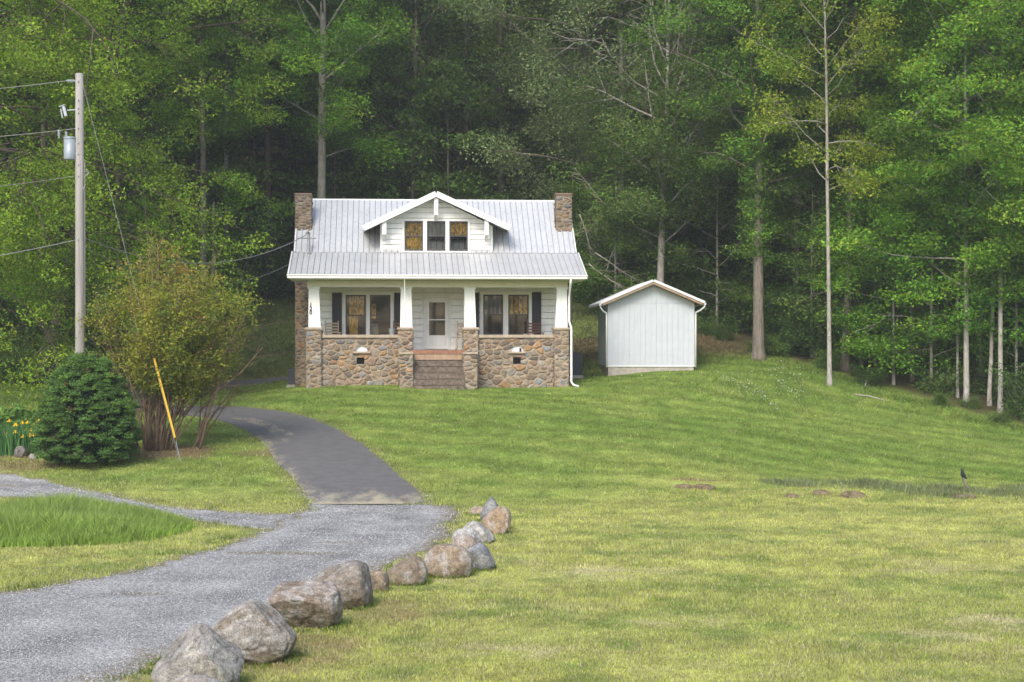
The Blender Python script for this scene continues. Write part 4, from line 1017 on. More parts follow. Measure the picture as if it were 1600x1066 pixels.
m = MB().tube([(0,0,.0),(0,0,.24)], [.095,.12], 14, cap=False); m.tube([(0,0,.0),(0,0,.012)], .095, 14); m.tube([(0,0,.225),(0,0,.245)], .128, 14, cap=False)
m.build('pail', M['galv'], b, smooth=True)
MB().tube([(-.125,0,.22),(-.10,-.06,.13),(0,-.135,.09),(.10,-.06,.13),(.125,0,.22)], .006, 5).build('handle', M['wire'], b)
for dxx, lab in ((0,'small pale dish on the right porch wall cap, left one of two'),(.16,'small pale dish on the right porch wall cap nearest the rightmost pier')):
    x = L(821,0,.3)[0]+dxx*1.6; o = MB().tube([(0,0,0),(0,0,.02),(0,0,.035)], [.05,.085,.10], 12).build('dish', M['white'], None, smooth=False, loc=HW(x,.32,1.987)); tag(o, lab, 'dish', 'dishes on the porch wall')
# thin rod hanging from the gutter by the second column
x, zt_ = L(632,440,EY-.05); _, zb_ = L(632.8,484,EY-.05)
o = MB().tube([HW(x,EY-.06,EZ-.13),HW(x+.02,EY-.06,zb_+.1)], .013, 6).tube([HW(x+.02,EY-.06,zb_+.1),HW(x+.02,EY-.06,zb_)], [.03,.035], 6).build('hanging_rod', M['white'])
tag(o, 'thin white rod hanging from the gutter in front of the second porch column', 'rod')
# air units on either flank
def ac(loc, rz, lab, w=.75, h=.8):
    r = empty('air_conditioner', loc, rz, lab, 'air conditioner')
    m = MB().box(-w/2,w/2,-w/2,w/2,.06,h)
    for j in range(9):
        t = -w/2+.03+j*(w-.06)/9
        m.box(t, t+.03, -w/2-.018, -w/2-.001, .1, h-.06); m.box(-w/2-.018, -w/2-.001, t, t+.03, .1, h-.06); m.box(w/2+.001, w/2+.018, t, t+.03, .1, h-.06)
    m.build('casing', mat('ac_casing', (.055,.06,.07), .6, spec=.3), r)
    m = MB()
    for q in (.08,.16,.24,.31): m.tube([(q*math.cos(a),q*math.sin(a),h+.012) for a in np.linspace(0,2*math.pi,25)], .008, 4)
    m.build('fan_guard', M['black'], r)
    MB().box(-w/2-.06,w/2+.06,-w/2-.06,w/2+.06,-.25,.055).build('base_pad', M['concrete'], r)
p = G(462,599); xx, yy = (462.5-CX)/F*66.6, 66.6
ac((xx, yy, h1(xx,yy)+.03), A_H, 'dark air conditioning unit on the ground left of the stone house wall', w=.62, h=.70)
xx, yy = (894.5-CX)/F*68.6, 68.6
ac((xx, yy, h1(xx,yy)+.1), A_H, 'dark air conditioning unit right of the house beyond the downspout', w=.72, h=1.0)

# ------------------------------------------------------------------ shed
A_S = R(2.2); SX, SY = (1017-CX)/F*67.5, 67.5; SZ = CAMZ-(579-HY)/F*67.5
shed = empty('shed', (SX, SY, SZ), A_S, 'small white board shed with a low gabled metal roof standing right of the house', 'shed')
def LS(px, py, ly): return L(px, py, ly, (SX,SY,SZ), A_S)
sx0, sz_ = LS(949.5,572,0); sx1 = LS(1085,572,0)[0]; zb = sz_
apx, apz = LS(1021,437.5,-.45); elx, elz = LS(939.5,472.5,-.45); erx, erz = LS(1100.5,471.5,-.45)
ssl = (apz-elz)/(apx-elx); DP = 4.3
zj = LS(0,473.3,0)[1]
def rz_at(x): return apz-.17-abs(x-apx)*ssl
MB().box(sx0+.03, sx1-.03, .03, DP-.03, -.6, zb-.004).build('foundation', M['concrete'], shed)
m = MB(); nb = 16; e0 = sx0
m.add([(sx0,.02,zb),(sx1,.02,zb),(sx1,.02,rz_at(sx1)),(apx,.02,rz_at(apx)),(sx0,.02,rz_at(sx0)),(sx0,.12,zb),(sx1,.12,zb),(sx1,.12,rz_at(sx1)),(apx,.12,rz_at(apx)),(sx0,.12,rz_at(sx0))],
      [(0,1,2,3,4),(9,8,7,6,5),(0,5,6,1),(1,6,7,2),(2,7,8,3),(3,8,9,4),(4,9,5,0)])
bw = (sx1-sx0)/nb
for i in range(nb):
    a, b = sx0+i*bw+.011, sx0+(i+1)*bw-.011
    y = .0+(.006 if i%2 else 0)
    m.box(a, b, y, .0185, zb+.02, zj-.010)
    za, zc2 = rz_at(a), rz_at(b)
    if min(za,zc2) > zj+.03:
        vs = [(a,y,zj+.010),(b,y,zj+.010),(b,y,zc2-.01),(a,y,za-.01)]
        if a < apx < b: vs = [(a,y,zj+.010),(b,y,zj+.010),(b,y,zc2-.01),(apx,y,rz_at(apx)-.01),(a,y,za-.01)]
        k = len(vs); m.add(vs+[(q[0],.0185,q[2]) for q in vs], [tuple(range(k)), tuple(reversed(range(k,2*k)))]+[(j,k+j,k+(j+1)%k,(j+1)%k) for j in range(k)])
m.box(sx0, sx1, -.008, .0, zj-.022, zj+.0) if False else None
m.build('front_wall', M['shed'], shed)
MB().box(sx0-.012, sx1+.012, -.010, .0185, zb-.03, zb+.018).build('skirt_board', M['white'], shed)
for s, x in ((-1,sx0),(1,sx1)):
    MB().box(x, x-s*.1, .122, DP, zb, rz_at(x)-.02).build('side_wall', M['shed'], shed)
    MB().box(x-.001 if s<0 else x-.05, x+.05 if s<0 else x+.001, -.006, .0055, zb+.02, rz_at(x)-.03).build('corner_board', M['shed'], shed)
MB().add([(sx0,DP,zb),(sx1,DP,zb),(sx1,DP,rz_at(sx1)),(apx,DP,rz_at(apx)),(sx0,DP,rz_at(sx0)),(sx0,DP+.1,zb),(sx1,DP+.1,zb),(sx1,DP+.1,rz_at(sx1)),(apx,DP+.1,rz_at(apx)),(sx0,DP+.1,rz_at(sx0))],
      [(0,1,2,3,4),(9,8,7,6,5),(0,5,6,1),(1,6,7,2),(2,7,8,3),(3,8,9,4),(4,9,5,0)]).build('rear_wall', M['shed'], shed)
for s, (ex, ez) in ((-1,(elx,elz)),(1,(erx,erz))):
    w_ = Vector((ex-apx,0,ez-apz)); Ln = w_.length; w_.normalize(); nn = Vector((-w_.z,0,w_.x)); nn = nn if nn.z > 0 else -nn
    O = Vector((apx,-.45,apz-.07)); m = MB().pbox(O,(0,1,0),w_,nn,.02,DP+1.0,0,Ln,.035,.06)
    for j in range(24): m.pbox(O,(0,1,0),w_,nn,.021+j*.23,.045+j*.23,0,Ln,.0605,.085)
    m.build('roof', M['metal_roof'], shed)
    m = MB().pbox(O,(0,1,0),w_,nn,-.015,.018,0,Ln+.01,.0,.10); m.build('rake_trim', M['flash'], shed)
    m = MB().pbox(O,(0,1,0),w_,nn,.022,.06,.0,Ln-.05,-.095,-.002)
    m.pbox(O,(0,1,0),w_,nn,.062,DP+.95,.02,Ln-.02,.0,.034)
    for j in range(1,7): m.pbox(O,(0,1,0),w_,nn,j*.7,j*.7+.05,.1,Ln-.06,-.10,-.001)
    m.build('rafters', mat('raw_timber', (.33,.235,.16), .85, n_scale=6, n_amt=.25), shed)
    MB().box(ex-.005 if s>0 else ex-.085, ex+.085 if s>0 else ex+.005, -.43, DP+.5, ez-.14, ez-.045).build('gutter', M['flash'], shed, bevel=.01)
    xw_ = (sx0 if s<0 else sx1)
    MB().tube([(ex+s*.04,-.34,ez-.13),(ex+s*.04-s*.02,-.34,ez-.22),(xw_+s*.22,-.2,ez-.36),(xw_+s*.06,-.03,ez-.44),(xw_+s*.05,-.03,ez-.6),(xw_+s*.05,-.03,zb-.06)], .036, 8).build('downspout', M['white'], shed, smooth=True)
# lean-to post at the left rear
xp0 = LS(942,0,2.6)[0]; xp1 = LS(946.5,0,2.6)[0]
MB().box(xp0,xp1,2.6,2.72,-.3,rz_at(xp0)-.0).build('post', M['wood'], shed)

# ------------------------------------------------------------------ utility pole, wires
PD = 50.0; PXp = (125.5-CX)/F*PD; PZ0 = h1(PXp, PD); ptop = CAMZ+(HY-115)/F*PD
pole = empty('utility_pole', (PXp, PD, PZ0), 0, 'weathered grey wooden utility pole carrying a transformer behind the evergreen bush', 'utility pole')
def PL(px, py, dy=0): return ((px-CX)/F*(PD+dy)-PXp, dy, CAMZ+(HY-py)/F*(PD+dy)-PZ0)
MB().tube([(0,0,-.8),(0,0,3),(-.015,0,7),(-.03,0,ptop-PZ0)], [.165,.155,.14,.122], 14).build('pole', M['pole'], pole, smooth=True)
m = MB()
for py in (128,157,170,177,201,224,241,258,276,375): 
    x,_,z = PL(124,py); m.tube([(x,-.10,z),(x,-.175,z)], .02, 6)
m.build('bolt', M['galv'], pole)
tx, _, tz0 = PL(109.5,250,-.02); tz1 = PL(109.5,217,-.02)[2]
t = MB().tube([(tx,-.02,tz0),(tx,-.02,tz0+.03),(tx,-.02,tz1)], [.185,.195,.195], 20).build('transformer', M['galv'], pole, smooth=True)
MB().tube([(tx,-.02,tz1),(tx,-.02,tz1+.05),(tx,-.02,tz1+.065)], [.21,.205,.05], 20).build('transformer_lid', M['galv'], t)
for px, py in ((103.5,216),(92,213)):
    x,_,z = PL(px,py,-.05); m = MB().tube([(x,-.05,z-.06),(x,-.05,z+.20)], .02, 6)
    for q in range(4): m.tube([(x,-.05,z+.0+q*.05),(x,-.05,z+.02+q*.05),(x,-.05,z+.035+q*.05)], [.03,.055,.03], 10)
    m.build('bushing', M['porcelain'], t)
MB().box(tx+.16,-.03,-.08,.06,tz0+.15,tz0+.22).box(tx+.16,-.03,-.08,.06,tz1-.2,tz1-.13).build('bracket', M['galv'], t)
x0_,_,z0_ = PL(106,173); x1_,_,z1_ = PL(119,172)
m = MB().tube([(x1_,-.05,z1_),(x0_,-.05,z0_)], .018, 6); xa,_,za = PL(99,168); xb_,_,zb_2 = PL(104,182); 
m.tube([(xa+.02,-.06,za+.02),(xb_,-.06,zb_2)], .05, 10); m.tube([(xa-.06,-.07,za-.05),(xa-.01,-.07,zb_2-.06)], .02, 6); m.tube([(xa-.12,-.07,za+.0),(xa+.06,-.07,za+.08)], .015, 6)
m.build('fuse_cutout', M['porcelain'], pole)
x0_,_,z0_ = PL(104,126.5); x1_,_,z1_ = PL(119,127)
m = MB().tube([(x1_,0,z1_),(x0_,0,z0_)], .02, 6)
for q in range(4): xx = x0_+.04+q*.055; m.tube([(xx,0,z0_),(xx+.02,0,z0_),(xx+.04,0,z0_)], [.03,.062,.03], 10)
m.build('insulator', M['porcelain'], pole)
m = MB(); x,_,z = PL(132,270); m.tube([(x,-.05,z),(x+.12,-.06,z+.07),(x+.16,-.06,z-.02),(x+.05,-.06,z-.1)], .02, 6); m.tube([PL(131.5,276,-.1),PL(133,290,-.1),PL(130,296,-.13)], .01, 5); m.build('cable_clamp', M['wire'], pole)
MB().tube([PL(132.5,250,-.03),PL(132.7,380,-.05),PL(133,500,-.05)], .012, 5).build('ground_wire', M['wire'], pole)
def PW(px, py): q = PL(px, py); return Vector((PXp+q[0], PD+q[1], PZ0+q[2]))
def wire(a, b, sag, r, label, n=24):
    a, b = Vector(a), Vector(b); pts = []
    for i in range(n+1):
        t = i/n; p = a.lerp(b, t); p.z -= sag*4*t*(1-t); pts.append(p)
    o = MB().tube(pts, r, 5).build('power_line', M['wire']); return tag(o, label, 'power line', 'power lines')
def far(px, py, D=50): return Vector(((px-CX)/F*D, D, CAMZ+(HY-py)/F*D))
wire(PW(104,126.5), far(-900,108), .75, .012, 'top power line running left from the insulator at the pole head')
wire(PW(119,201), far(-900,193), .65, .012, 'second power line, level with the top of the transformer')
wire(PW(119,275), far(-900,291), .7, .008, 'thin third cable below the transformer running left')
wire(PW(119,375), far(-900,405,44), .9, .015, 'thick lowest cable running left from the pole')
wire(PW(132,372), MAST, .95, .017, 'thick service cable sagging from the pole to the mast on the house roof')
wire(PW(132,385), HW(-5.6,1.7,5.0), 1.1, .010, 'thin cable sagging just below the thick service cable to the house')
# guy wire with its guard
ga = Vector(G(283,721)); gt = PW(126,118); d_ = gt-ga
gy_ = empty('guy_wire', ga, 0, 'slanting steel guy wire with a yellow guard tube anchored left of the driveway', 'guy wire')
MB().tube([(0,0,-.2), tuple(d_)], .006, 6).build('strand', M['wire'], gy_)
def on_guy(py):   # point on the wire seen at photo row py
    lo, hi = 0., 1.
    for _ in range(40):
        mid = (lo+hi)/2; p = ga+d_*mid
        if HY-(p.z-CAMZ)/p.y*F > py: lo = mid
        else: hi = mid
    return d_*lo
MB().tube([tuple(on_guy(684)), tuple(on_guy(560))], .034, 8).build('guard_tube', M['yellow'], gy_)
MB().tube([(0,0,-.1), tuple(on_guy(690))], .013, 6).build('anchor_rod', M['galv'], gy_)

# stake with a bird, at the ditch
a = Vector(G(1514,770)); b = Vector(((1504-CX)/F*a.y, a.y, CAMZ+(HY-748)/F*a.y))
o = MB().tube([a+Vector((0,0,-.2)), a.lerp(b,.5)+Vector((.02,0,.0)), b], [.045,.04,.035], 8).build('stake', M['bark']); tag(o, 'short leaning wooden stake in the rough strip at right', 'stake')
import bmesh
def bird(loc):
    me = bpy.data.meshes.new('bird'); vs = [(0,0,.075),(.0,0,.13),(-.005,0,.19),(-.012,0,.225),(-.055,0,.232),(.055,0,.045),(.12,0,-.005),(-.01,.018,.045),(-.01,.02,.0),(-.01,-.018,.045),(-.01,-.02,.0)]
    es = [(0,1),(1,2),(2,3),(3,4),(0,5),(5,6),(0,7),(7,8),(0,9),(9,10)]
    me.from_pydata(vs, es, []); me.update(); o = bpy.data.objects.new('bird', me); link(o); o.location = loc
    sk = o.modifiers.new('skin','SKIN'); rad = [.055,.062,.04,.038,.006,.035,.016,.010,.006,.010,.006]
    for i, r_ in enumerate(rad): me.skin_vertices[0].data[i].radius = (r_, r_)
    me.skin_vertices[0].data[0].use_root = True
    o.modifiers.new('sub','SUBSURF').levels = 2; o.modifiers['sub'].render_levels = 2
    me.materials.append(M['feather']); return o
o = bird(b+Vector((-.0,0,.0))); o.scale = (1.1,1.1,1.1); tag(o, 'small dark bird perched on the tip of the leaning stake', 'bird')

# ------------------------------------------------------------------ trees
def leaf_quads(C, size, g, up=.6, aspect=.55, dirs=None):
    n = len(C); nrm = g.normal(0,1,(n,3)); nrm[:,2] = np.abs(nrm[:,2])*.7+up; nrm /= np.linalg.norm(nrm,axis=1)[:,None]
    t = g.normal(0,1,(n,3)) if dirs is None else dirs+g.normal(0,.45,(n,3))
    t -= (t*nrm).sum(1)[:,None]*nrm; t /= np.linalg.norm(t,axis=1)[:,None]+1e-9
    b = np.cross(nrm, t); s = (size*g.uniform(.55,1.3,n))[:,None]
    V = np.empty((n,4,3)); V[:,0] = C-t*s*.5; V[:,1] = C+b*s*aspect*.5+nrm*s*.10-t*s*.05; V[:,2] = C+t*s*.5-nrm*s*.06; V[:,3] = C-b*s*aspect*.5+nrm*s*.10-t*s*.05
    return V.reshape(-1,3), np.arange(n*4).reshape(n,4)
def leafcol(base, n, g, cl=None, cvar=.25, hue=.15):
    base = np.array(base); c = np.tile(base, (n,1))*g.uniform(1-cvar,1+cvar,n)[:,None]
    if cl is not None: c = c*cl[:,None]
    h = g.normal(0,hue,n)[:,None]; c = c*np.concatenate([1+h, 1+0*h, 1-h*.5],1)
    return np.clip(c, .004, .5)
class Wood:
    def __init__(s): s.mb = MB()
    def limb(s, pts, r0, r1, k=6): n = len(pts); s.mb.tube(pts, [r0+(r1-r0)*i/(n-1) for i in range(n)], k)
def bend_path(p, d, ln, g, n=5, up=.0, wob=.12):
    pts = [np.array(p,float)]; d = np.array(d,float); d /= np.linalg.norm(d)
    for i in range(n-1):
        d = d+g.normal(0,wob,3)+np.array([0,0,up/(n-1)]); d /= np.linalg.norm(d); pts.append(pts[-1]+d*ln/(n-1))
    return pts, d
def tree(name, label, cat, loc, h, r, cb, cr, base, seed, nl=26, leaves=12000, lsize=.20, bark='bark', group=None, lean=(0,0), prof='dome', droop=0.0, elev=(10,50),
         clump=.75, flat=.55, bare=0.0, ivy=None, sub=4, twigs=True, leafless=(), azr=None, side=None, upb=.6, cvar=.25, hue=.15, trunk_k=10, thin=1.0, low=0, dark=.35, crown=True, kids=True):
    g = np.random.default_rng(seed); root = empty(name, loc, 0, label, cat, group)
    W = Wood(); n = 12; wob = np.cumsum(g.normal(0,.012*h/6,(n,2)),0); wob[0] = 0
    tp = []
    for i in range(n):
        t = i/(n-1); tp.append((lean[0]*t+wob[i,0]*t, lean[1]*t+wob[i,1]*t, -.4+(h+.4)*t))
    tp = np.array(tp); tr = r*(1-np.linspace(0,1,n)**1.15*.90); tr[0] *= 1.55; tr[1] = max(tr[1], r*.97)
    flare = [tuple(tp[0]), (tp[0][0],tp[0][1],.12), (tp[0][0],tp[0][1],.6)]+[tuple(p) for p in tp[1:]]
    W.mb.tube(flare, [r*1.7, r*1.38, r*1.1]+list(tr[1:]), trunk_k)
    def trunk_at(z):
        t = (z+.4)/(h+.4)*(n-1); i = min(int(t), n-2); f = t-i; return tp[i]*(1-f)+tp[i+1]*f, tr[min(i+1,n-1)]*(f)+tr[i]*(1-f)
    Cs, Sz = [], []
    for i in range(nl):
        q = (i+.5)/nl; z = h*(cb+(.985-cb)*q); p, rr = trunk_at(z)
        az = i*2.39996+g.uniform(-.5,.5)
        if side is not None and g.uniform() < side[1]: az = side[0]+g.normal(0,.7)
        f = {'dome': math.sin(math.pi*min(1,(.16+.86*q)))**.7, 'cone': 1.02-q, 'col': .75+.25*math.sin(math.pi*q), 'top': .35+.65*math.sin(math.pi*(q**.8)), 'vase': .35+.75*q*(1.25-.7*q)}[prof]
        ln = max(.5, cr*f*g.uniform(.65,1.15)); el = R(g.uniform(*elev))*(1-.0*q)+R(18)*q
        d = (math.cos(az)*math.cos(el), math.sin(az)*math.cos(el), math.sin(el))
        pts, de = bend_path(p, d, ln, g, 6, up=-droop)
        lr = min(rr*.5, .011*ln+.012)*thin; W.limb(pts, lr, lr*.25, 6 if lr > .04 else 4)
        nolf = any(a <= z/h <= b for a, b in leafless)
        for sb in range(sub):
            t = g.uniform(.35,1.0); k = min(int(t*5),4); bp = pts[k]+(pts[k+1]-pts[k])*(t*5-k) if k < 5 else pts[-1]
            d2 = de+g.normal(0,.75,3); d2[2] = d2[2]*.6-droop*.5
            pt2, _ = bend_path(bp, d2, ln*g.uniform(.25,.5), g, 4, up=-droop*.8)
            if twigs: W.limb(pt2, lr*.38, lr*.10, 4)
            if nolf:
                for _k in range(3):
                    pt3,_ = bend_path(pt2[g.integers(1,4)], d2/np.linalg.norm(d2)+g.normal(0,.6,3), ln*.25, g, 4); W.limb(pt3, max(.014,lr*.18), .007, 3)
                continue
            if g.uniform() < bare: continue
            Cs.append(pt2[-1]); Sz.append(g.uniform(.65,1.25)); Cs.append(pt2[2]); Sz.append(g.uniform(.5,1.0))
        if not nolf and g.uniform() > bare*.6: Cs.append(pts[-1]); Sz.append(g.uniform(.7,1.2))
    if ivy:
        for _ in range(ivy[2]):
            z = g.uniform(ivy[0],ivy[1])*h; p, rr = trunk_at(z); az = g.uniform(0,6.28); Cs.append(p+np.array([math.cos(az),math.sin(az),0])*rr*1.3); Sz.append(g.uniform(.3,.75))
    W.mb.build('trunk', M[bark], root, smooth=True)
    if not Cs or not leaves: return root
    Cs = np.array(Cs); Sz = np.array(Sz)
    w = Sz**2; cnt = np.maximum(4, (leaves*w/w.sum()).astype(int)); ci = np.repeat(np.arange(len(Cs)), cnt); N_ = len(ci)
    off = g.normal(0,1,(N_,3)); off = off/np.maximum(1, np.linalg.norm(off,axis=1)/1.9)[:,None]
    P = Cs[ci]+off*(Sz[ci]*clump)[:,None]*np.array([1,1,flat])
    cl = np.clip(g.normal(1,dark,len(Cs)), .45, 1.8)[ci]
    V, Q = leaf_quads(P, lsize, g, up=upb)
    cl = np.clip(cl*(.85+.3*(ci%7 > 3)), .4, 1.9)
    c = leafcol(base, N_, g, cl, cvar, hue)
    np_mesh('crown', V, Q, M['leaf'], root, np.repeat(c,4,0))
    return root
def conifer(name, label, cat, loc, h, r, cb, cr, base, seed, nl=70, leaves=16000, group=None, lsize=.16, bark='bark_dark', droop=.35):
    g = np.random.default_rng(seed); root = empty(name, loc, 0, label, cat, group); W = Wood()
    W.mb.tube([(0,0,-.4),(0,0,.2),(0,0,h*.5),(0,0,h)], [r*1.5,r*1.05,r*.65,.02], 9)
    P, D_, cl = [], [], []
    for i in range(nl):
        q = (i+.5)/nl; z = h*(cb+(.99-cb)*q); az = i*2.39996+g.uniform(-.4,.4); ln = cr*(1.03-q)**.8*g.uniform(.6,1.15)+.2
        d = (math.cos(az), math.sin(az), .15); pts, de = bend_path((0,0,z), d, ln, g, 6, up=-droop, wob=.06); W.limb(pts, .012*ln+.012, .006, 4)
        m = max(20, int(leaves/nl*(ln/cr)*1.7)); t = g.uniform(.12,1,m)**.8; k = np.minimum((t*5).astype(int),4); pa = np.array(pts)
        bp = pa[k]+(pa[k+1]-pa[k])*(t*5-k)[:,None]; perp = np.array([-math.sin(az),math.cos(az),0]); wd = ln*.30*np.sin(np.pi*np.clip(t*.9+.1,0,1))
        s = g.uniform(-1,1,m); P.append(bp+perp*(s*wd)[:,None]+np.stack([0*s,0*s,-.12*np.abs(s)*wd+g.normal(0,.06,m)],-1)); D_.append(np.tile(np.array(d),(m,1))+perp*s[:,None]); cl.append(np.full(m, g.uniform(.6,1.4)))
    W.mb.build('trunk', M[bark], root, smooth=True)
    P = np.vstack(P); V, Q = leaf_quads(P, lsize, g, up=1.6, aspect=.42, dirs=np.vstack(D_)); c = leafcol(base, len(P), g, np.concatenate(cl), .25, .12)
    np_mesh('crown', V, Q, M['needle'], root, np.repeat(c,4,0)); return root
def shrub(name, label, cat, loc, h, w, base, seed, stems=8, leaves=4000, lsize=.16, group=None, clump=.38, bark='bark', nc=40, lo=.15, mat_='leaf', flat=.7, hue=.15, dark=.3):
    g = np.random.default_rng(seed); root = empty(name, loc, 0, label, cat, group); W = Wood(); Cs = []
    for i in range(stems):
        az = i*2.4+g.uniform(-.5,.5); el = R(g.uniform(48,85)); ln = h*g.uniform(.65,1.0)
        pts,_ = bend_path((g.normal(0,.08*w),g.normal(0,.08*w),-.15), (math.cos(az)*math.cos(el)*w/h*1.2, math.sin(az)*math.cos(el)*w/h*1.2, math.sin(el)), ln, g, 6, up=-.1); W.limb(pts, .012*h+.006, .005, 5)
        for _ in range(max(2, nc//stems)):
            t = g.uniform(lo,1); k = min(int(t*5),4); bp = pts[k]+(pts[k+1]-pts[k])*(t*5-k); p2,_ = bend_path(bp, (g.normal(0,1),g.normal(0,1),.3), w*g.uniform(.12,.32), g, 3); W.limb(p2, .006*h*.5+.003, .003, 3); Cs.append(p2[-1])
    W.mb.build('stem', M[bark], root, smooth=True)
    Cs = np.array(Cs); ci = g.integers(0,len(Cs),leaves); off = g.normal(0,1,(leaves,3)); off /= np.maximum(1,np.linalg.norm(off,axis=1)/1.9)[:,None]
    P = Cs[ci]+off*clump*np.array([1,1,flat]); P[:,2] = np.maximum(P[:,2], .03)
    V, Q = leaf_quads(P, lsize, g); cl = np.clip(g.normal(1,dark,len(Cs)),.5,1.7)[ci]
    np_mesh('foliage', V, Q, M[mat_], root, np.repeat(leafcol(base,leaves,g,cl,.25,hue),4,0)); return root

SPR = (.190,.345,.028); YGR = (.285,.370,.036); MID = (.115,.220,.025); DRK = (.050,.100,.018); GRY = (.205,.280,.105); EMR = (.185,.345,.032)

# --- particular trees, left to right
tree('spreading_tree','huge spreading tree with drooping grey twigs and yellow green tufts filling the upper left corner','tree',at(-70,60),30,.50,.10,9.6,(.235,.365,.030),101,nl=96,leaves=190000,lsize=.125,bark='bark_dark',thin=.6,droop=.75,elev=(-5,35),clump=.40,flat=.6,sub=9,bare=.05,side=(.0,.5),prof='col',dark=.30,hue=.10)
tree('leaning_tree','dark mossy trunked tree behind the left utility pole, its limbs slanting up to the right','tree',at(70,66),27,.34,.12,7.5,SPR,102,nl=48,leaves=85000,lsize=.14,bark='bark_dark',droop=.25,lean=(5.5,1),prof='col',clump=.42,flat=.5,dark=.4)
tree('tall_tree','tall straight grey trunk rising bare behind the olive shrub, crown high overhead','tree',at(317,80),29,.20,.34,5.2,MID,103,lsize=.16,nl=36,leaves=40000,bark='bark')
tree('tulip_tree','tall straight pale trunk behind the left chimney with bright green clumped crown','tree',at(502,86),31,.27,.25,5.2,(.175,.360,.026),104,nl=44,leaves=64000,lsize=.17,bark='bark_pale',clump=.58,flat=.5,dark=.4,sub=5)
conifer('hemlock','layered dark green hemlock with flat boughs left of the house','conifer',at(392,90),17,.22,.06,4.4,(.090,.165,.032),105,leaves=26000)
conifer('hemlock','taller gloomy hemlock standing behind the flat boughed one left of the house','conifer',at(440,97),22,.25,.08,4.4,(.060,.115,.026),106,leaves=22000)
tree('slim_tree','slim trunked tree with yellow green leaf layers above the dormer, right of its peak','tree',at(782,96),30,.21,.16,4.0,(.19,.29,.03),107,nl=40,leaves=22000,bark='bark',clump=.7,flat=.4,dark=.3,side=(math.pi,.35))
tree('thin_tree','very thin pale trunked tree in the hazy gap above the house roof','tree',at(702,102),25,.11,.62,2.6,MID,108,nl=20,leaves=8000,bark='bark_pale')
tree('willow_oak','broad grey green feathery tree rising behind the right chimney','tree',at(935,84),27,.17,.20,6.4,GRY,109,nl=60,leaves=95000,lsize=.16,bark='bark',ivy=(.1,.65,120),clump=.62,flat=.65,elev=(0,40),sub=7,dark=.22,hue=.08,lean=(-1.8,0))
tree('dying_tree','half dead tree behind the shed with bare silvery top limbs and ivy on its trunk','tree',at(1029,78),20.5,.20,.20,4.6,(.135,.215,.045),110,nl=46,leaves=36000,lsize=.15,bark='bark_pale',leafless=((.54,1.0),),ivy=(.24,.62,150),clump=.62,elev=(8,60),sub=6,lean=(.6,0))
tree('ivy_tree','thick trunk wrapped in ivy standing alone at the wood edge right of the shed','tree',at(1185,71.3),28,.25,.27,5.4,(.145,.275,.035),111,lsize=.145,nl=44,leaves=80000,bark='bark',ivy=(.16,.5,170),clump=.52,flat=.5,dark=.4)
tree('slender_tree','slender grey trunk in front of the wood at right with an open yellow green crown','tree',at(1296,66.6),24,.095,.33,3.8,YGR,112,nl=40,leaves=24000,lsize=.14,bark='bark_pale',clump=.42,flat=.5,droop=.22,elev=(5,45),sub=5,dark=.2,hue=.1)
tree('twin_tree','leaning grey brown trunk just behind the slender one at right','tree',at(1321,70.5),26,.18,.40,4.0,MID,113,nl=28,leaves=16000,bark='bark',lean=(.6,0))
tree('bright_tree','large bright green tree with a pale trunk dominating the right side','tree',at(1510,66.2),27,.115,.16,5.6,EMR,114,nl=58,leaves=95000,lsize=.155,bark='bark_pale',clump=.50,flat=.45,dark=.42,sub=5,elev=(0,45))
tree('young_tree','thin whitish young trunk close left of the large bright green tree','tree',at(1496,67.4),17,.06,.40,2.4,SPR,115,nl=22,leaves=7000,bark='bark_pale',clump=.5)
tree('pale_tree','right hand of two close pale trunks by the right edge of the view','tree',at(1563,65.5),26,.10,.24,4.4,EMR,116,nl=42,leaves=55000,lsize=.15,bark='bark_pale',clump=.48,flat=.45,dark=.42)
tree('pale_tree','left hand of two close pale trunks by the right edge, leaning slightly right','tree',at(1546,66.5),24,.085,.30,3.8,(.12,.255,.03),117,nl=28,leaves=15000,bark='bark_pale',clump=.65,lean=(.8,0))
tree('edge_tree','dense bright tree at the right edge of the view with low leafy limbs','tree',at(1640,64.5),26,.16,.16,5.0,EMR,118,nl=42,leaves=55000,lsize=.15,clump=.5,flat=.45,dark=.42)
tree('understory_tree','small bright green tree with flat leaf layers low in the right wood','tree',at(1425,69.5),11.5,.09,.12,3.6,(.135,.265,.035),119,nl=30,leaves=15000,lsize=.18,clump=.5,flat=.35,elev=(-5,30),droop=.15)
tree('understory_tree','small leaning tree with yellow green layers beside the slender grey trunk','tree',at(1345,71.5),12,.08,.15,3.0,(.14,.22,.04),120,nl=24,leaves=9000,lsize=.17,clump=.45,flat=.35,elev=(-5,30),lean=(-1,0))
tree('tall_tree','tall tree with bright green high crown between the ivy trunk and the slender one','tree',at(1245,80),29,.22,.30,5.2,(.155,.30,.035),121,nl=42,lsize=.16,clump=.5,flat=.5,dark=.4,leaves=60000,bark='bark')
tree('tall_tree','tall green tree filling the upper right between slender and bright trees','tree',at(1400,75),28,.22,.22,5.6,(.155,.31,.035),122,nl=48,leaves=70000,lsize=.16,clump=.5,flat=.45,dark=.42)
tree('tall_tree','tall dark trunked tree left of the hemlocks with a bright overhanging crown','tree',at(418,88),30,.24,.34,5.6,(.165,.32,.03),123,nl=42,leaves=60000,lsize=.16,clump=.52,flat=.5,dark=.4,bark='bark_dark')
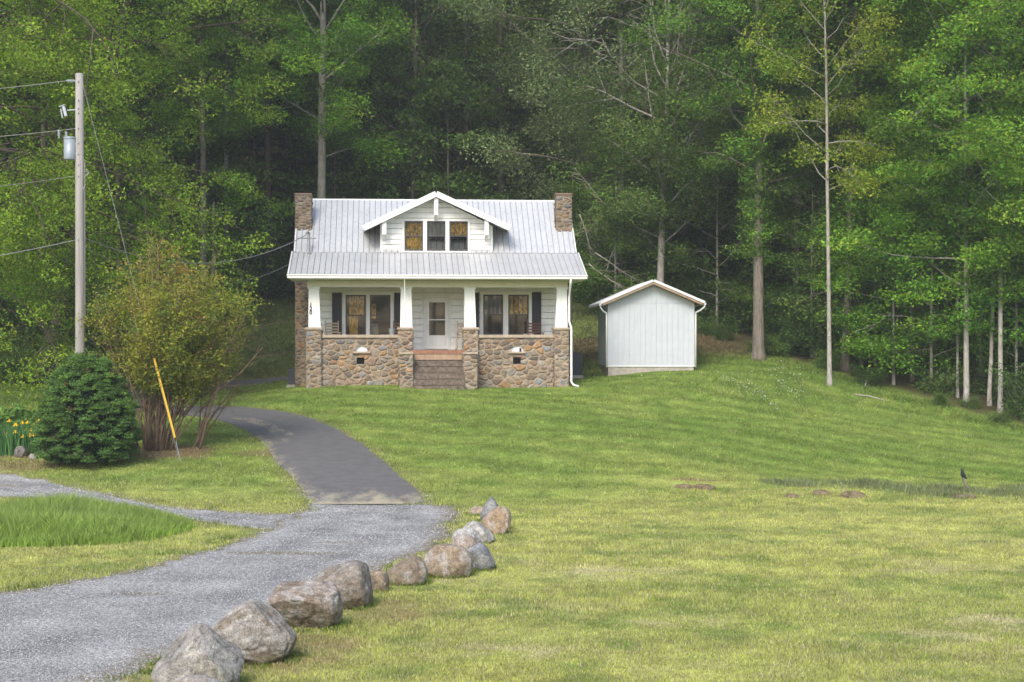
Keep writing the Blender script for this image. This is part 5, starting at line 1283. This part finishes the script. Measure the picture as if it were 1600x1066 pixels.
for i, (px, D, h_, r_, cb_, cr_, bs, lab) in enumerate((
    (1396,68.6,9.5,.06,.10,3.0,(.175,.345,.026),'bright layered sapling overhanging the lawn edge, left of the small flat layered tree'),
    (1455,68.0,12.5,.07,.10,3.2,(.150,.320,.030),'leafy young tree between the small flat layered tree and the whitish young trunk'),
    (1480,70.5,20,.08,.32,3.4,(.150,.320,.030),'slim grey trunk set back behind the whitish young trunk'),
    (1532,69.0,18,.07,.24,3.0,(.160,.330,.030),'thin trunk standing between the large bright tree and the pair of pale trunks'),
    (1588,67.0,13,.07,.10,3.4,(.150,.330,.030),'low branched bright sapling beside the right edge of the view'),
    (1367,72.0,15,.07,.12,3.2,(.135,.27,.03),'bushy mid green young tree right of the leaning grey brown trunk'),
    (1268,73.0,11,.06,.10,3.0,(.125,.235,.03),'small dim understory tree between the ivy trunk and the slender grey trunk'),
    (1120,79.0,12,.07,.10,3.2,(.125,.225,.03),'small understory tree rising behind the right eave of the shed'),
    (962,81.0,9,.06,.06,2.8,(.120,.215,.03),'small leafy tree in the gap between house and shed'))):
    tree('understory_tree', lab, 'tree', at(px,D), h_, r_, cb_, cr_, bs, 400+i, nl=30, leaves=20000, lsize=.145, bark='bark_pale', clump=.5, flat=.42, elev=(-8,32), droop=.15, dark=.3)
# broken trunk
p = at(333,80); top = CAMZ+(HY-317)/F*80
o = MB().tube([(0,0,-.4),(0,0,.3),(.03,0,(top-p[2])*.6),(.02,0,top-p[2]-.1),(.05,.02,top-p[2]+.05)], [.15,.11,.095,.08,.03], 9).build('dead_tree', M['bark'], None, smooth=True, loc=p); tag(o, 'thin dead trunk snapped off beside the tall straight grey trunk', 'dead tree')
# bare fallen boughs behind the right chimney
g = np.random.default_rng(77); W = Wood()
for (px, py, D, ax_, ay_, ln) in ((1005,300,80,-1,-.30,4.2),(990,345,80,-1,-.33,4.0),(960,330,79,-.9,.5,3.0),(985,345,80,.8,-.75,2.6),(905,335,79,.4,-.8,2.0),(930,395,78,.85,-.6,3.2),(920,412,78,.8,-.55,2.8),(975,360,80,-.3,-.9,2.2),(1000,385,80,-.8,.35,2.6)):
    p = ((px-CX)/F*D, D, CAMZ+(HY-py)/F*D); pts,d = bend_path(p, (ax_, g.normal(0,.2), ay_), ln, g, 7, wob=.10); W.limb(pts, .032, .010, 5)
    for k in range(1,7):
        for _ in range(2):
            d2 = d+g.normal(0,.55,3); p2,_ = bend_path(pts[k], d2, ln*g.uniform(.15,.4), g, 4, up=-.2); W.limb(p2, .015, .006, 3)
o = W.mb.build('dead_branches', M['twig'], None, smooth=True); tag(o, 'tangle of bare dead grey branches hanging behind the right chimney', 'dead tree')

# --- evergreen bush (dense, egg shaped)
g = np.random.default_rng(55); bp = at(136,47); bush = empty('evergreen_bush', bp, 0, 'dense rounded dark green evergreen bush in front of the utility pole', 'bush')
Hb, Wb = 3.20, 1.46; nc = 800
prof = lambda z: np.interp(z, [0,.08,.25,.45,.65,.8,.92,1.0], [.78,.95,1.02,.96,.82,.62,.38,.10])
zc = g.uniform(.03,.98,nc); tc_ = g.uniform(0,2*np.pi,nc); rc = Wb*prof(zc)*g.uniform(.82,1.03,nc)
Cc = np.stack([rc*np.cos(tc_), rc*np.sin(tc_), zc*Hb*g.uniform(.95,1.02,nc)], -1); sc_ = g.uniform(.09,.19,nc); n = 100000
w_ = sc_**2; ci = g.choice(nc, n, p=w_/w_.sum()); off = g.normal(0,1,(n,3)); off /= np.linalg.norm(off,axis=1)[:,None]; off[:,2] = np.abs(off[:,2])*.7+off[:,2]*.3
P = Cc[ci]+off*(sc_[ci]*g.uniform(.45,1.12,n))[:,None]; P[:,2] = np.maximum(P[:,2], .02)
outw = Cc[ci]*np.array([1,1,0]); outw /= np.linalg.norm(outw,axis=1)[:,None]+1e-6
V, Q = leaf_quads(P, .062, g, up=.3, aspect=.45, dirs=off+outw*.6+np.array([0,0,.7]))
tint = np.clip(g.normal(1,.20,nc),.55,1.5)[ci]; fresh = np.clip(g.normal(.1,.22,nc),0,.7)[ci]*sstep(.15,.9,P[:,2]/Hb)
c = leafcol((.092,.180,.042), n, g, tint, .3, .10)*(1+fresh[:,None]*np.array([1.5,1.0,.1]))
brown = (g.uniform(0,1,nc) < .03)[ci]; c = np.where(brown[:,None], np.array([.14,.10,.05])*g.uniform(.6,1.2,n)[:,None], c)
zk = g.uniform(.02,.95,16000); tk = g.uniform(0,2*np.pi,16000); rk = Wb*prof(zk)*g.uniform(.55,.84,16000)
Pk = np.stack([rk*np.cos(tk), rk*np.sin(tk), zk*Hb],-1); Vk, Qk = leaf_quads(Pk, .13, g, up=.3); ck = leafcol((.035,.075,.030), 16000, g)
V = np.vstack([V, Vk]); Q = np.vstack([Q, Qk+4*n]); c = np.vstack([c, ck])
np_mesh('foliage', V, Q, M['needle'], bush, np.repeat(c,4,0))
MB().tube([(0,0,-.3),(0,0,1.2),(0,0,2.6)], [.14,.10,.03], 8).build('trunk', M['bark_dark'], bush)
# --- olive vase shaped shrub
sp = at(243,49.8); sh = empty('multi_stem_shrub', sp, 0, 'tall vase shaped olive and orange leaved shrub with many bare brown stems', 'shrub')
g = np.random.default_rng(56); W = Wood(); Cs = []; Hs = 6.5
for i in range(58):
    az = g.uniform(0,2*np.pi); sprd = g.uniform(.05,1)**.7
    top_ = np.array([math.cos(az)*2.9*sprd+.45, math.sin(az)*2.4*sprd, Hs*(1.0-.40*sprd**2)*g.uniform(.72,1.0)]); b0 = np.array([math.cos(az)*.42*sprd+g.normal(0,.10), math.sin(az)*.35*sprd, -.2])
    pts = [b0]; 
    for t in (.18,.36,.55,.78,1.0): pts.append(b0+(top_-b0)*np.array([t**1.45,t**1.45,t])+g.normal(0,.09,3)*(t>.1))
    W.limb(pts, .034, .008, 6)
    for k in range(14):
        t = g.uniform(.34,1); q = min(int(t*5),4); bpt = pts[q]+(pts[q+1]-pts[q])*(t*5-q); d = (pts[q+1]-pts[q]); d = d/np.linalg.norm(d)+g.normal(0,.7,3); p2,_ = bend_path(bpt, d, g.uniform(.5,1.3), g, 4, up=.1); W.limb(p2, .012, .003, 3)
        Cs += [p2[-1], p2[2], p2[1]]
W.mb.build('stem', mat('shrub_stem',(.21,.145,.095),.9,n_scale=6,n_amt=.35), sh, smooth=True)
# second clump of stems to the right
W = Wood()
for i in range(7):
    az = g.uniform(-.9,.9); b0 = np.array([1.15+g.normal(0,.10), .6+g.normal(0,.12), -.1]); pts,_ = bend_path(b0, (math.cos(az)*.42, math.sin(az)*.3, 1), g.uniform(1.9,2.9), g, 6); W.limb(pts, .045, .010, 6)
    for k in range(8): p2,_ = bend_path(pts[g.integers(3,6)], g.normal(0,1,3)+np.array([.4,0,.4]), .8, g, 4); W.limb(p2,.012,.003,3); Cs += [p2[-1],p2[2]]
W.mb.build('stem', bpy.data.materials['shrub_stem'], sh, smooth=True)
Cs = np.array(Cs); zn = g.normal(0,.14,len(Cs)); kp = (Cs[:,2]+zn > np.interp(Cs[:,0],[-2.3,-1,0,1.2,2,3.0],[3.6,2.6,1.9,1.8,2.3,4.2])) & (Cs[:,2]+zn < np.interp(Cs[:,0],[-2.3,-2,0,.6,1.6,2.5,3.2],[5.0,5.7,6.5,6.4,5.6,5.3,4.8])) & (np.abs(Cs[:,0]-.35) < 2.8); Cs = Cs[kp]; N_ = 64000; w_ = .25+fbm(Cs[:,0]*.9+5, Cs[:,2]*.9, 4)**2*2.2; ci = g.choice(len(Cs), N_, p=w_/w_.sum()); P = Cs[ci]+g.normal(0,1,(N_,3))*np.array([.17,.17,.11])
V, Q = leaf_quads(P, .098, g, up=.7, aspect=.55)
cb_ = np.where((fbm(Cs[:,0]*1.1, Cs[:,2]*1.1+Cs[:,1], 7) > .70)[:,None], np.array([[.40,.25,.06]]), np.array([[.29,.305,.040]])); cb_ = np.where((g.uniform(0,1,len(Cs))<.22)[:,None], np.array([[.15,.23,.04]]), cb_)
c = cb_[ci]*g.uniform(.65,1.35,N_)[:,None]
np_mesh('foliage', V, Q, M['leaf'], sh, np.repeat(c,4,0))

# --- iris bed
ib = empty('iris_bed', at(30,48.8), 0, 'clump of yellow irises with upright sword leaves left of the evergreen bush', 'irises')
g = np.random.default_rng(57); o3 = np.array(ib.location)
n = 900; X = g.uniform(-1.35,.75,n); Y = g.uniform(-.5,.7,n)
Vv_ = []; hh = g.uniform(.55,1.0,n); ww = g.uniform(.025,.045,n); az = g.uniform(0,6.28,n); ln_ = g.normal(0,.10,(n,2)); zb_ = np.array([h1(o3[0]+a, o3[1]+b)-o3[2] for a, b in zip(X, Y)])
V = np.empty((n,5,3)); ca, sa = np.cos(az)*ww/2, np.sin(az)*ww/2
V[:,0] = np.stack([X-ca,Y-sa,zb_],-1); V[:,1] = np.stack([X+ca,Y+sa,zb_],-1); V[:,2] = np.stack([X+ca+ln_[:,0]*.3,Y+sa+ln_[:,1]*.3,zb_+hh*.6],-1); V[:,3] = np.stack([X-ca+ln_[:,0]*.3,Y-sa+ln_[:,1]*.3,zb_+hh*.6],-1); V[:,4] = np.stack([X+ln_[:,0],Y+ln_[:,1],zb_+hh],-1)
b_ = np.arange(n)*5; c = leafcol((.10,.24,.075), n, g, None, .3, .1)
np_mesh('leaves', V.reshape(-1,3), [np.stack([b_,b_+1,b_+2,b_+3],-1), np.stack([b_+3,b_+2,b_+4],-1)], M['leaf'], ib, np.repeat(c,5,0))
for i in range(26):
    x, y = g.uniform(-1.3,.6), g.uniform(-.5,.3); z = h1(o3[0]+x,o3[1]+y)-o3[2]+g.uniform(.45,.95); m = MB()
    for q in range(5):
        a = q*1.256+g.uniform(-.3,.3); d = Vector((math.cos(a),math.sin(a),0)); pz = Vector((x,y,z)); s = Vector((-d.y,d.x,0))*.03
        m.add([pz, pz+d*.045+s+Vector((0,0,.03)), pz+d*.095+Vector((0,0,-.02)), pz+d*.045-s+Vector((0,0,.03))],[(0,1,2,3)])
    for q in range(3):
        a = q*2.09+.5; d = Vector((math.cos(a),math.sin(a),0)); pz = Vector((x,y,z)); s = Vector((-d.y,d.x,0))*.022
        m.add([pz, pz+d*.02+s+Vector((0,0,.05)), pz+d*.015+Vector((0,0,.10)), pz+d*.02-s+Vector((0,0,.05))],[(0,1,2,3)])
    m.build('flower', M['petal'], ib)
shrub('broadleaf_plant','low broad leaved green plant behind the irises','plant',at(32,52.5),.95,1.5,(.14,.26,.055),58,stems=16,leaves=1400,lsize=.24,clump=.30,nc=70,flat=.4,dark=.15)

# --- undergrowth along the wood edge: a few kinds, each copied
UND = []
for i, (h, w, base, lv, lab) in enumerate(((2.6,2.4,(.115,.205,.038),4200,'leafy green undergrowth bush at the forest edge'),(3.6,2.8,(.080,.150,.032),5200,'dark green undergrowth bush among the forest trunks'),
        (1.6,2.2,(.115,.185,.045),3000,'low spreading undergrowth bush on the forest floor'),(4.8,2.6,(.140,.235,.038),5200,'tall bright sapling bush at the forest edge'))):
    UND.append((shrub('undergrowth_bush', lab, 'bush', (0,0,-30), h, w, base, 200+i, stems=9, leaves=lv, lsize=.17, clump=.42, nc=46, group=lab.replace('undergrowth bush','undergrowth bushes').replace('sapling bush','sapling bushes'), lo=.1), lab))
g = np.random.default_rng(88); used = set(); spots = []
def ok_spot(x, y): return not ((HX0-1 < x < HX1+1) and y < 75) and not (3 < x < 9 and y < 75)
tries = 0
while len(spots) < 210 and tries < 9000:
    tries += 1; x = g.uniform(-30,30); f = g.uniform(-.3,1)**2*18 if g.uniform() < .75 else g.uniform(0,34); y = float(np.interp(x,_EX,_EY))+f+.6
    if abs(x) > .36*y+2.5 or not ok_spot(x,y) or any((x-a)**2+(y-b)**2 < 1.5 for a,b,_ in spots): continue
    if x < -12 and y < 64: continue
    spots.append((x,y,f))
for x, y, f in spots:
    k = g.choice(4, p=[.35,.2,.3,.15] if f < 5 else [.2,.45,.25,.10]); o, lab = UND[k]; s = g.uniform(.7,1.3)*((.34 if f < 1.8 else .75) if x > 9.5 else 1); loc = (x, y, h1(x,y)-.05); rz = g.uniform(0,6.28)
    if k not in used: used.add(k); o.location = loc; o.rotation_euler = (0,0,rz); o.scale = (s,s,s)
    else: copy_tree(o, loc, rz, s)
# --- the forest on the hillside
KIND = [('forest_tree',lambda i: tree('forest_tree','x','tree',(0,0,-40),25,.18,.26,4.8,MID,301,nl=36,leaves=17000,lsize=.22,clump=.6,dark=.42,sub=4)),
        ('forest_tree',lambda i: tree('forest_tree','x','tree',(0,0,-40),28,.20,.44,5.2,(.105,.195,.032),302,nl=38,leaves=18000,lsize=.26,bark='bark_dark')),
        ('forest_tree',lambda i: tree('forest_tree','x','tree',(0,0,-40),22,.14,.18,4.0,(.090,.165,.032),303,nl=38,leaves=16000,lsize=.24,flat=.45)),
        ('forest_tree',lambda i: tree('forest_tree','x','tree',(0,0,-40),26,.14,.46,4.6,(.140,.22,.036),304,nl=32,leaves=15000,lsize=.25,bark='bark_pale')),
        ('forest_sapling',lambda i: tree('forest_sapling','x','tree',(0,0,-40),11,.08,.10,3.0,(.110,.195,.036),305,nl=30,leaves=11000,lsize=.22,flat=.35,elev=(-5,30),clump=.55)),
        ('forest_hemlock',lambda i: conifer('forest_hemlock','x','conifer',(0,0,-40),16,.18,.05,3.6,(.060,.115,.030),306,nl=60,leaves=11000,lsize=.2))]
WORDS = ['tall mid green forest tree with brown trunk on the hillside','tall broad crowned forest tree with dark trunk on the hillside','shorter full leaved forest tree on the hillside','tall pale trunked yellow green forest tree on the hillside','young layered sapling beneath the forest trees on the hillside','dark green hemlock beneath the forest trees on the hillside']
PROT = [k[1](i) for i, k in enumerate(KIND)]
REG = [(-99,-6,'left of the house'),(-6,4.5,'behind the house'),(4.5,99,'right of the house')]
usedk = set(); spots2 = []; tries = 0
while len(spots2) < 275 and tries < 30000:
    tries += 1
    y = g.uniform(62,150)**1.0; x = g.uniform(-.40*y-6, .40*y+6); f = forest(x,y)
    if f < 3 or (x < -12.5 and y < 72) or not ok_spot(x,y) or (x > 10 and f < 5): continue
    if any((x-a)**2+(y-b)**2 < (2.2+.016*(y-70))**2 for a,b in spots2): continue
    spots2.append((x,y))
for x, y in spots2:
    k = int(g.choice(6, p=[.19,.17,.15,.11,.25,.13])); reg = [r for r in REG if r[0] <= x < r[1]][0][2]
    lab = WORDS[k]+' '+reg; s = g.uniform(.85,1.2); loc = (x,y,h1(x,y)-.1); rz = g.uniform(0,6.28); o = PROT[k]
    if k not in usedk: usedk.add(k); o.location = loc; o.rotation_euler = (0,0,rz); o.scale = (s,s,s); c_ = o
    else: c_ = copy_tree(o, loc, rz, s)
    c_['label'] = lab; c_['group'] = lab.replace(' tree ',' trees ').replace('sapling','saplings').replace('hemlock','hemlocks')
for (x, y, kk, s_) in ((-6,-33,0,1.0),(1,-35,2,1.1),(6,-32,1,.95),(11,-36,0,1.1),(16,-33,2,1.15),(22,-34,3,1.0),(8,-38,1,1.1),(14,-38,1,1.15),(28,-35,0,1.0),(-13,-35,1,1.0)):  # out-of-view trees added to darken the sky mirrored in the windows
    c_ = copy_tree(PROT[kk], (x,y,h1(x,y)-.1), x*1.3, (s_*1.15,s_*1.15,s_*.82), 'leafy tree added unseen behind the viewpoint, darkening the reflections in the window panes'); c_['group'] = 'trees added unseen behind the viewpoint'
# fallen sticks at the edge of the lawn
for (a, b, lab) in (((1335,618),(1383,628),'thin pale fallen stick lying on the lawn edge below the wood'),((1352,605),(1358,596),'short curved dead stick standing at the wood edge')):
    p, q = Vector(G(*a)), Vector(G(*b)); q.z += .05 if a[0]==1335 else .35; p.z += .04
    tag(MB().tube([p, p.lerp(q,.5)+Vector((0,.1,.06)), q], [.035,.03,.015], 6).build('fallen_stick', M['twig']), lab, 'stick')

# ------------------------------------------------------------------ thin valley haze
hz0, hz1 = float(gz.min())-1.0, float(gz.max())+40
hm = bpy.data.materials.new('haze'); hm.use_nodes = True; hn = hm.node_tree
hn.nodes.remove(hn.nodes['Principled BSDF']); pv = hn.nodes.new('ShaderNodeVolumePrincipled'); pv.inputs['Color'].default_value = (.93,.95,.96,1); pv.inputs['Density'].default_value = HAZE; pv.inputs['Anisotropy'].default_value = .2
hn.links.new(pv.outputs[0], hn.nodes['Material Output'].inputs['Volume'])
tag(MB().box(-114, 119, -44, 234, hz0, hz1).build('haze', hm), 'thin pale mist hanging in front of the wooded hillside', 'haze', kind='stuff')

# ------------------------------------------------------------------ light, sky, camera
w = bpy.data.worlds.new('World'); scene.world = w; w.use_nodes = True; nt = w.node_tree
sky = nt.nodes.new('ShaderNodeTexSky'); sky.sky_type = 'NISHITA'; sky.sun_disc = False
EL, AZ = R(42), R(198)
sky.sun_elevation = EL; sky.sun_rotation = AZ; sky.air_density = 1.0; sky.dust_density = 2.5; sky.ozone_density = 1.0
bg = nt.nodes['Background']; bg.inputs['Strength'].default_value = .15; nt.links.new(sky.outputs[0], bg.inputs['Color'])
sd = bpy.data.lights.new('sun','SUN'); sd.energy = 1.5; sd.angle = R(22); sd.color = (1,.95,.86)
so = bpy.data.objects.new('sun', sd); link(so)
dv = Vector((math.sin(AZ)*math.cos(EL), math.cos(AZ)*math.cos(EL), math.sin(EL)))   # towards the sun
so.rotation_euler = dv.to_track_quat('Z','Y').to_euler(); so.location = (0,0,60)
cd = bpy.data.cameras.new('camera'); cd.sensor_width = 36; cd.lens = F/1600*36; cd.clip_start = .1; cd.clip_end = 2000
co = bpy.data.objects.new('camera', cd); link(co); co.location = (0,0,CAMZ); co.rotation_euler = (R(90),0,0); scene.camera = co
vs = scene.view_settings; vs.view_transform = 'Standard'; vs.look = 'None'; vs.gamma = 1; vs.exposure = EXPO; vs.use_curve_mapping = False
cy = scene.cycles; cy.max_bounces = 6; cy.diffuse_bounces = 3; cy.glossy_bounces = 3; cy.transmission_bounces = 3; cy.transparent_max_bounces = 6; cy.use_denoising = True
cy.caustics_reflective = False; cy.caustics_refractive = False
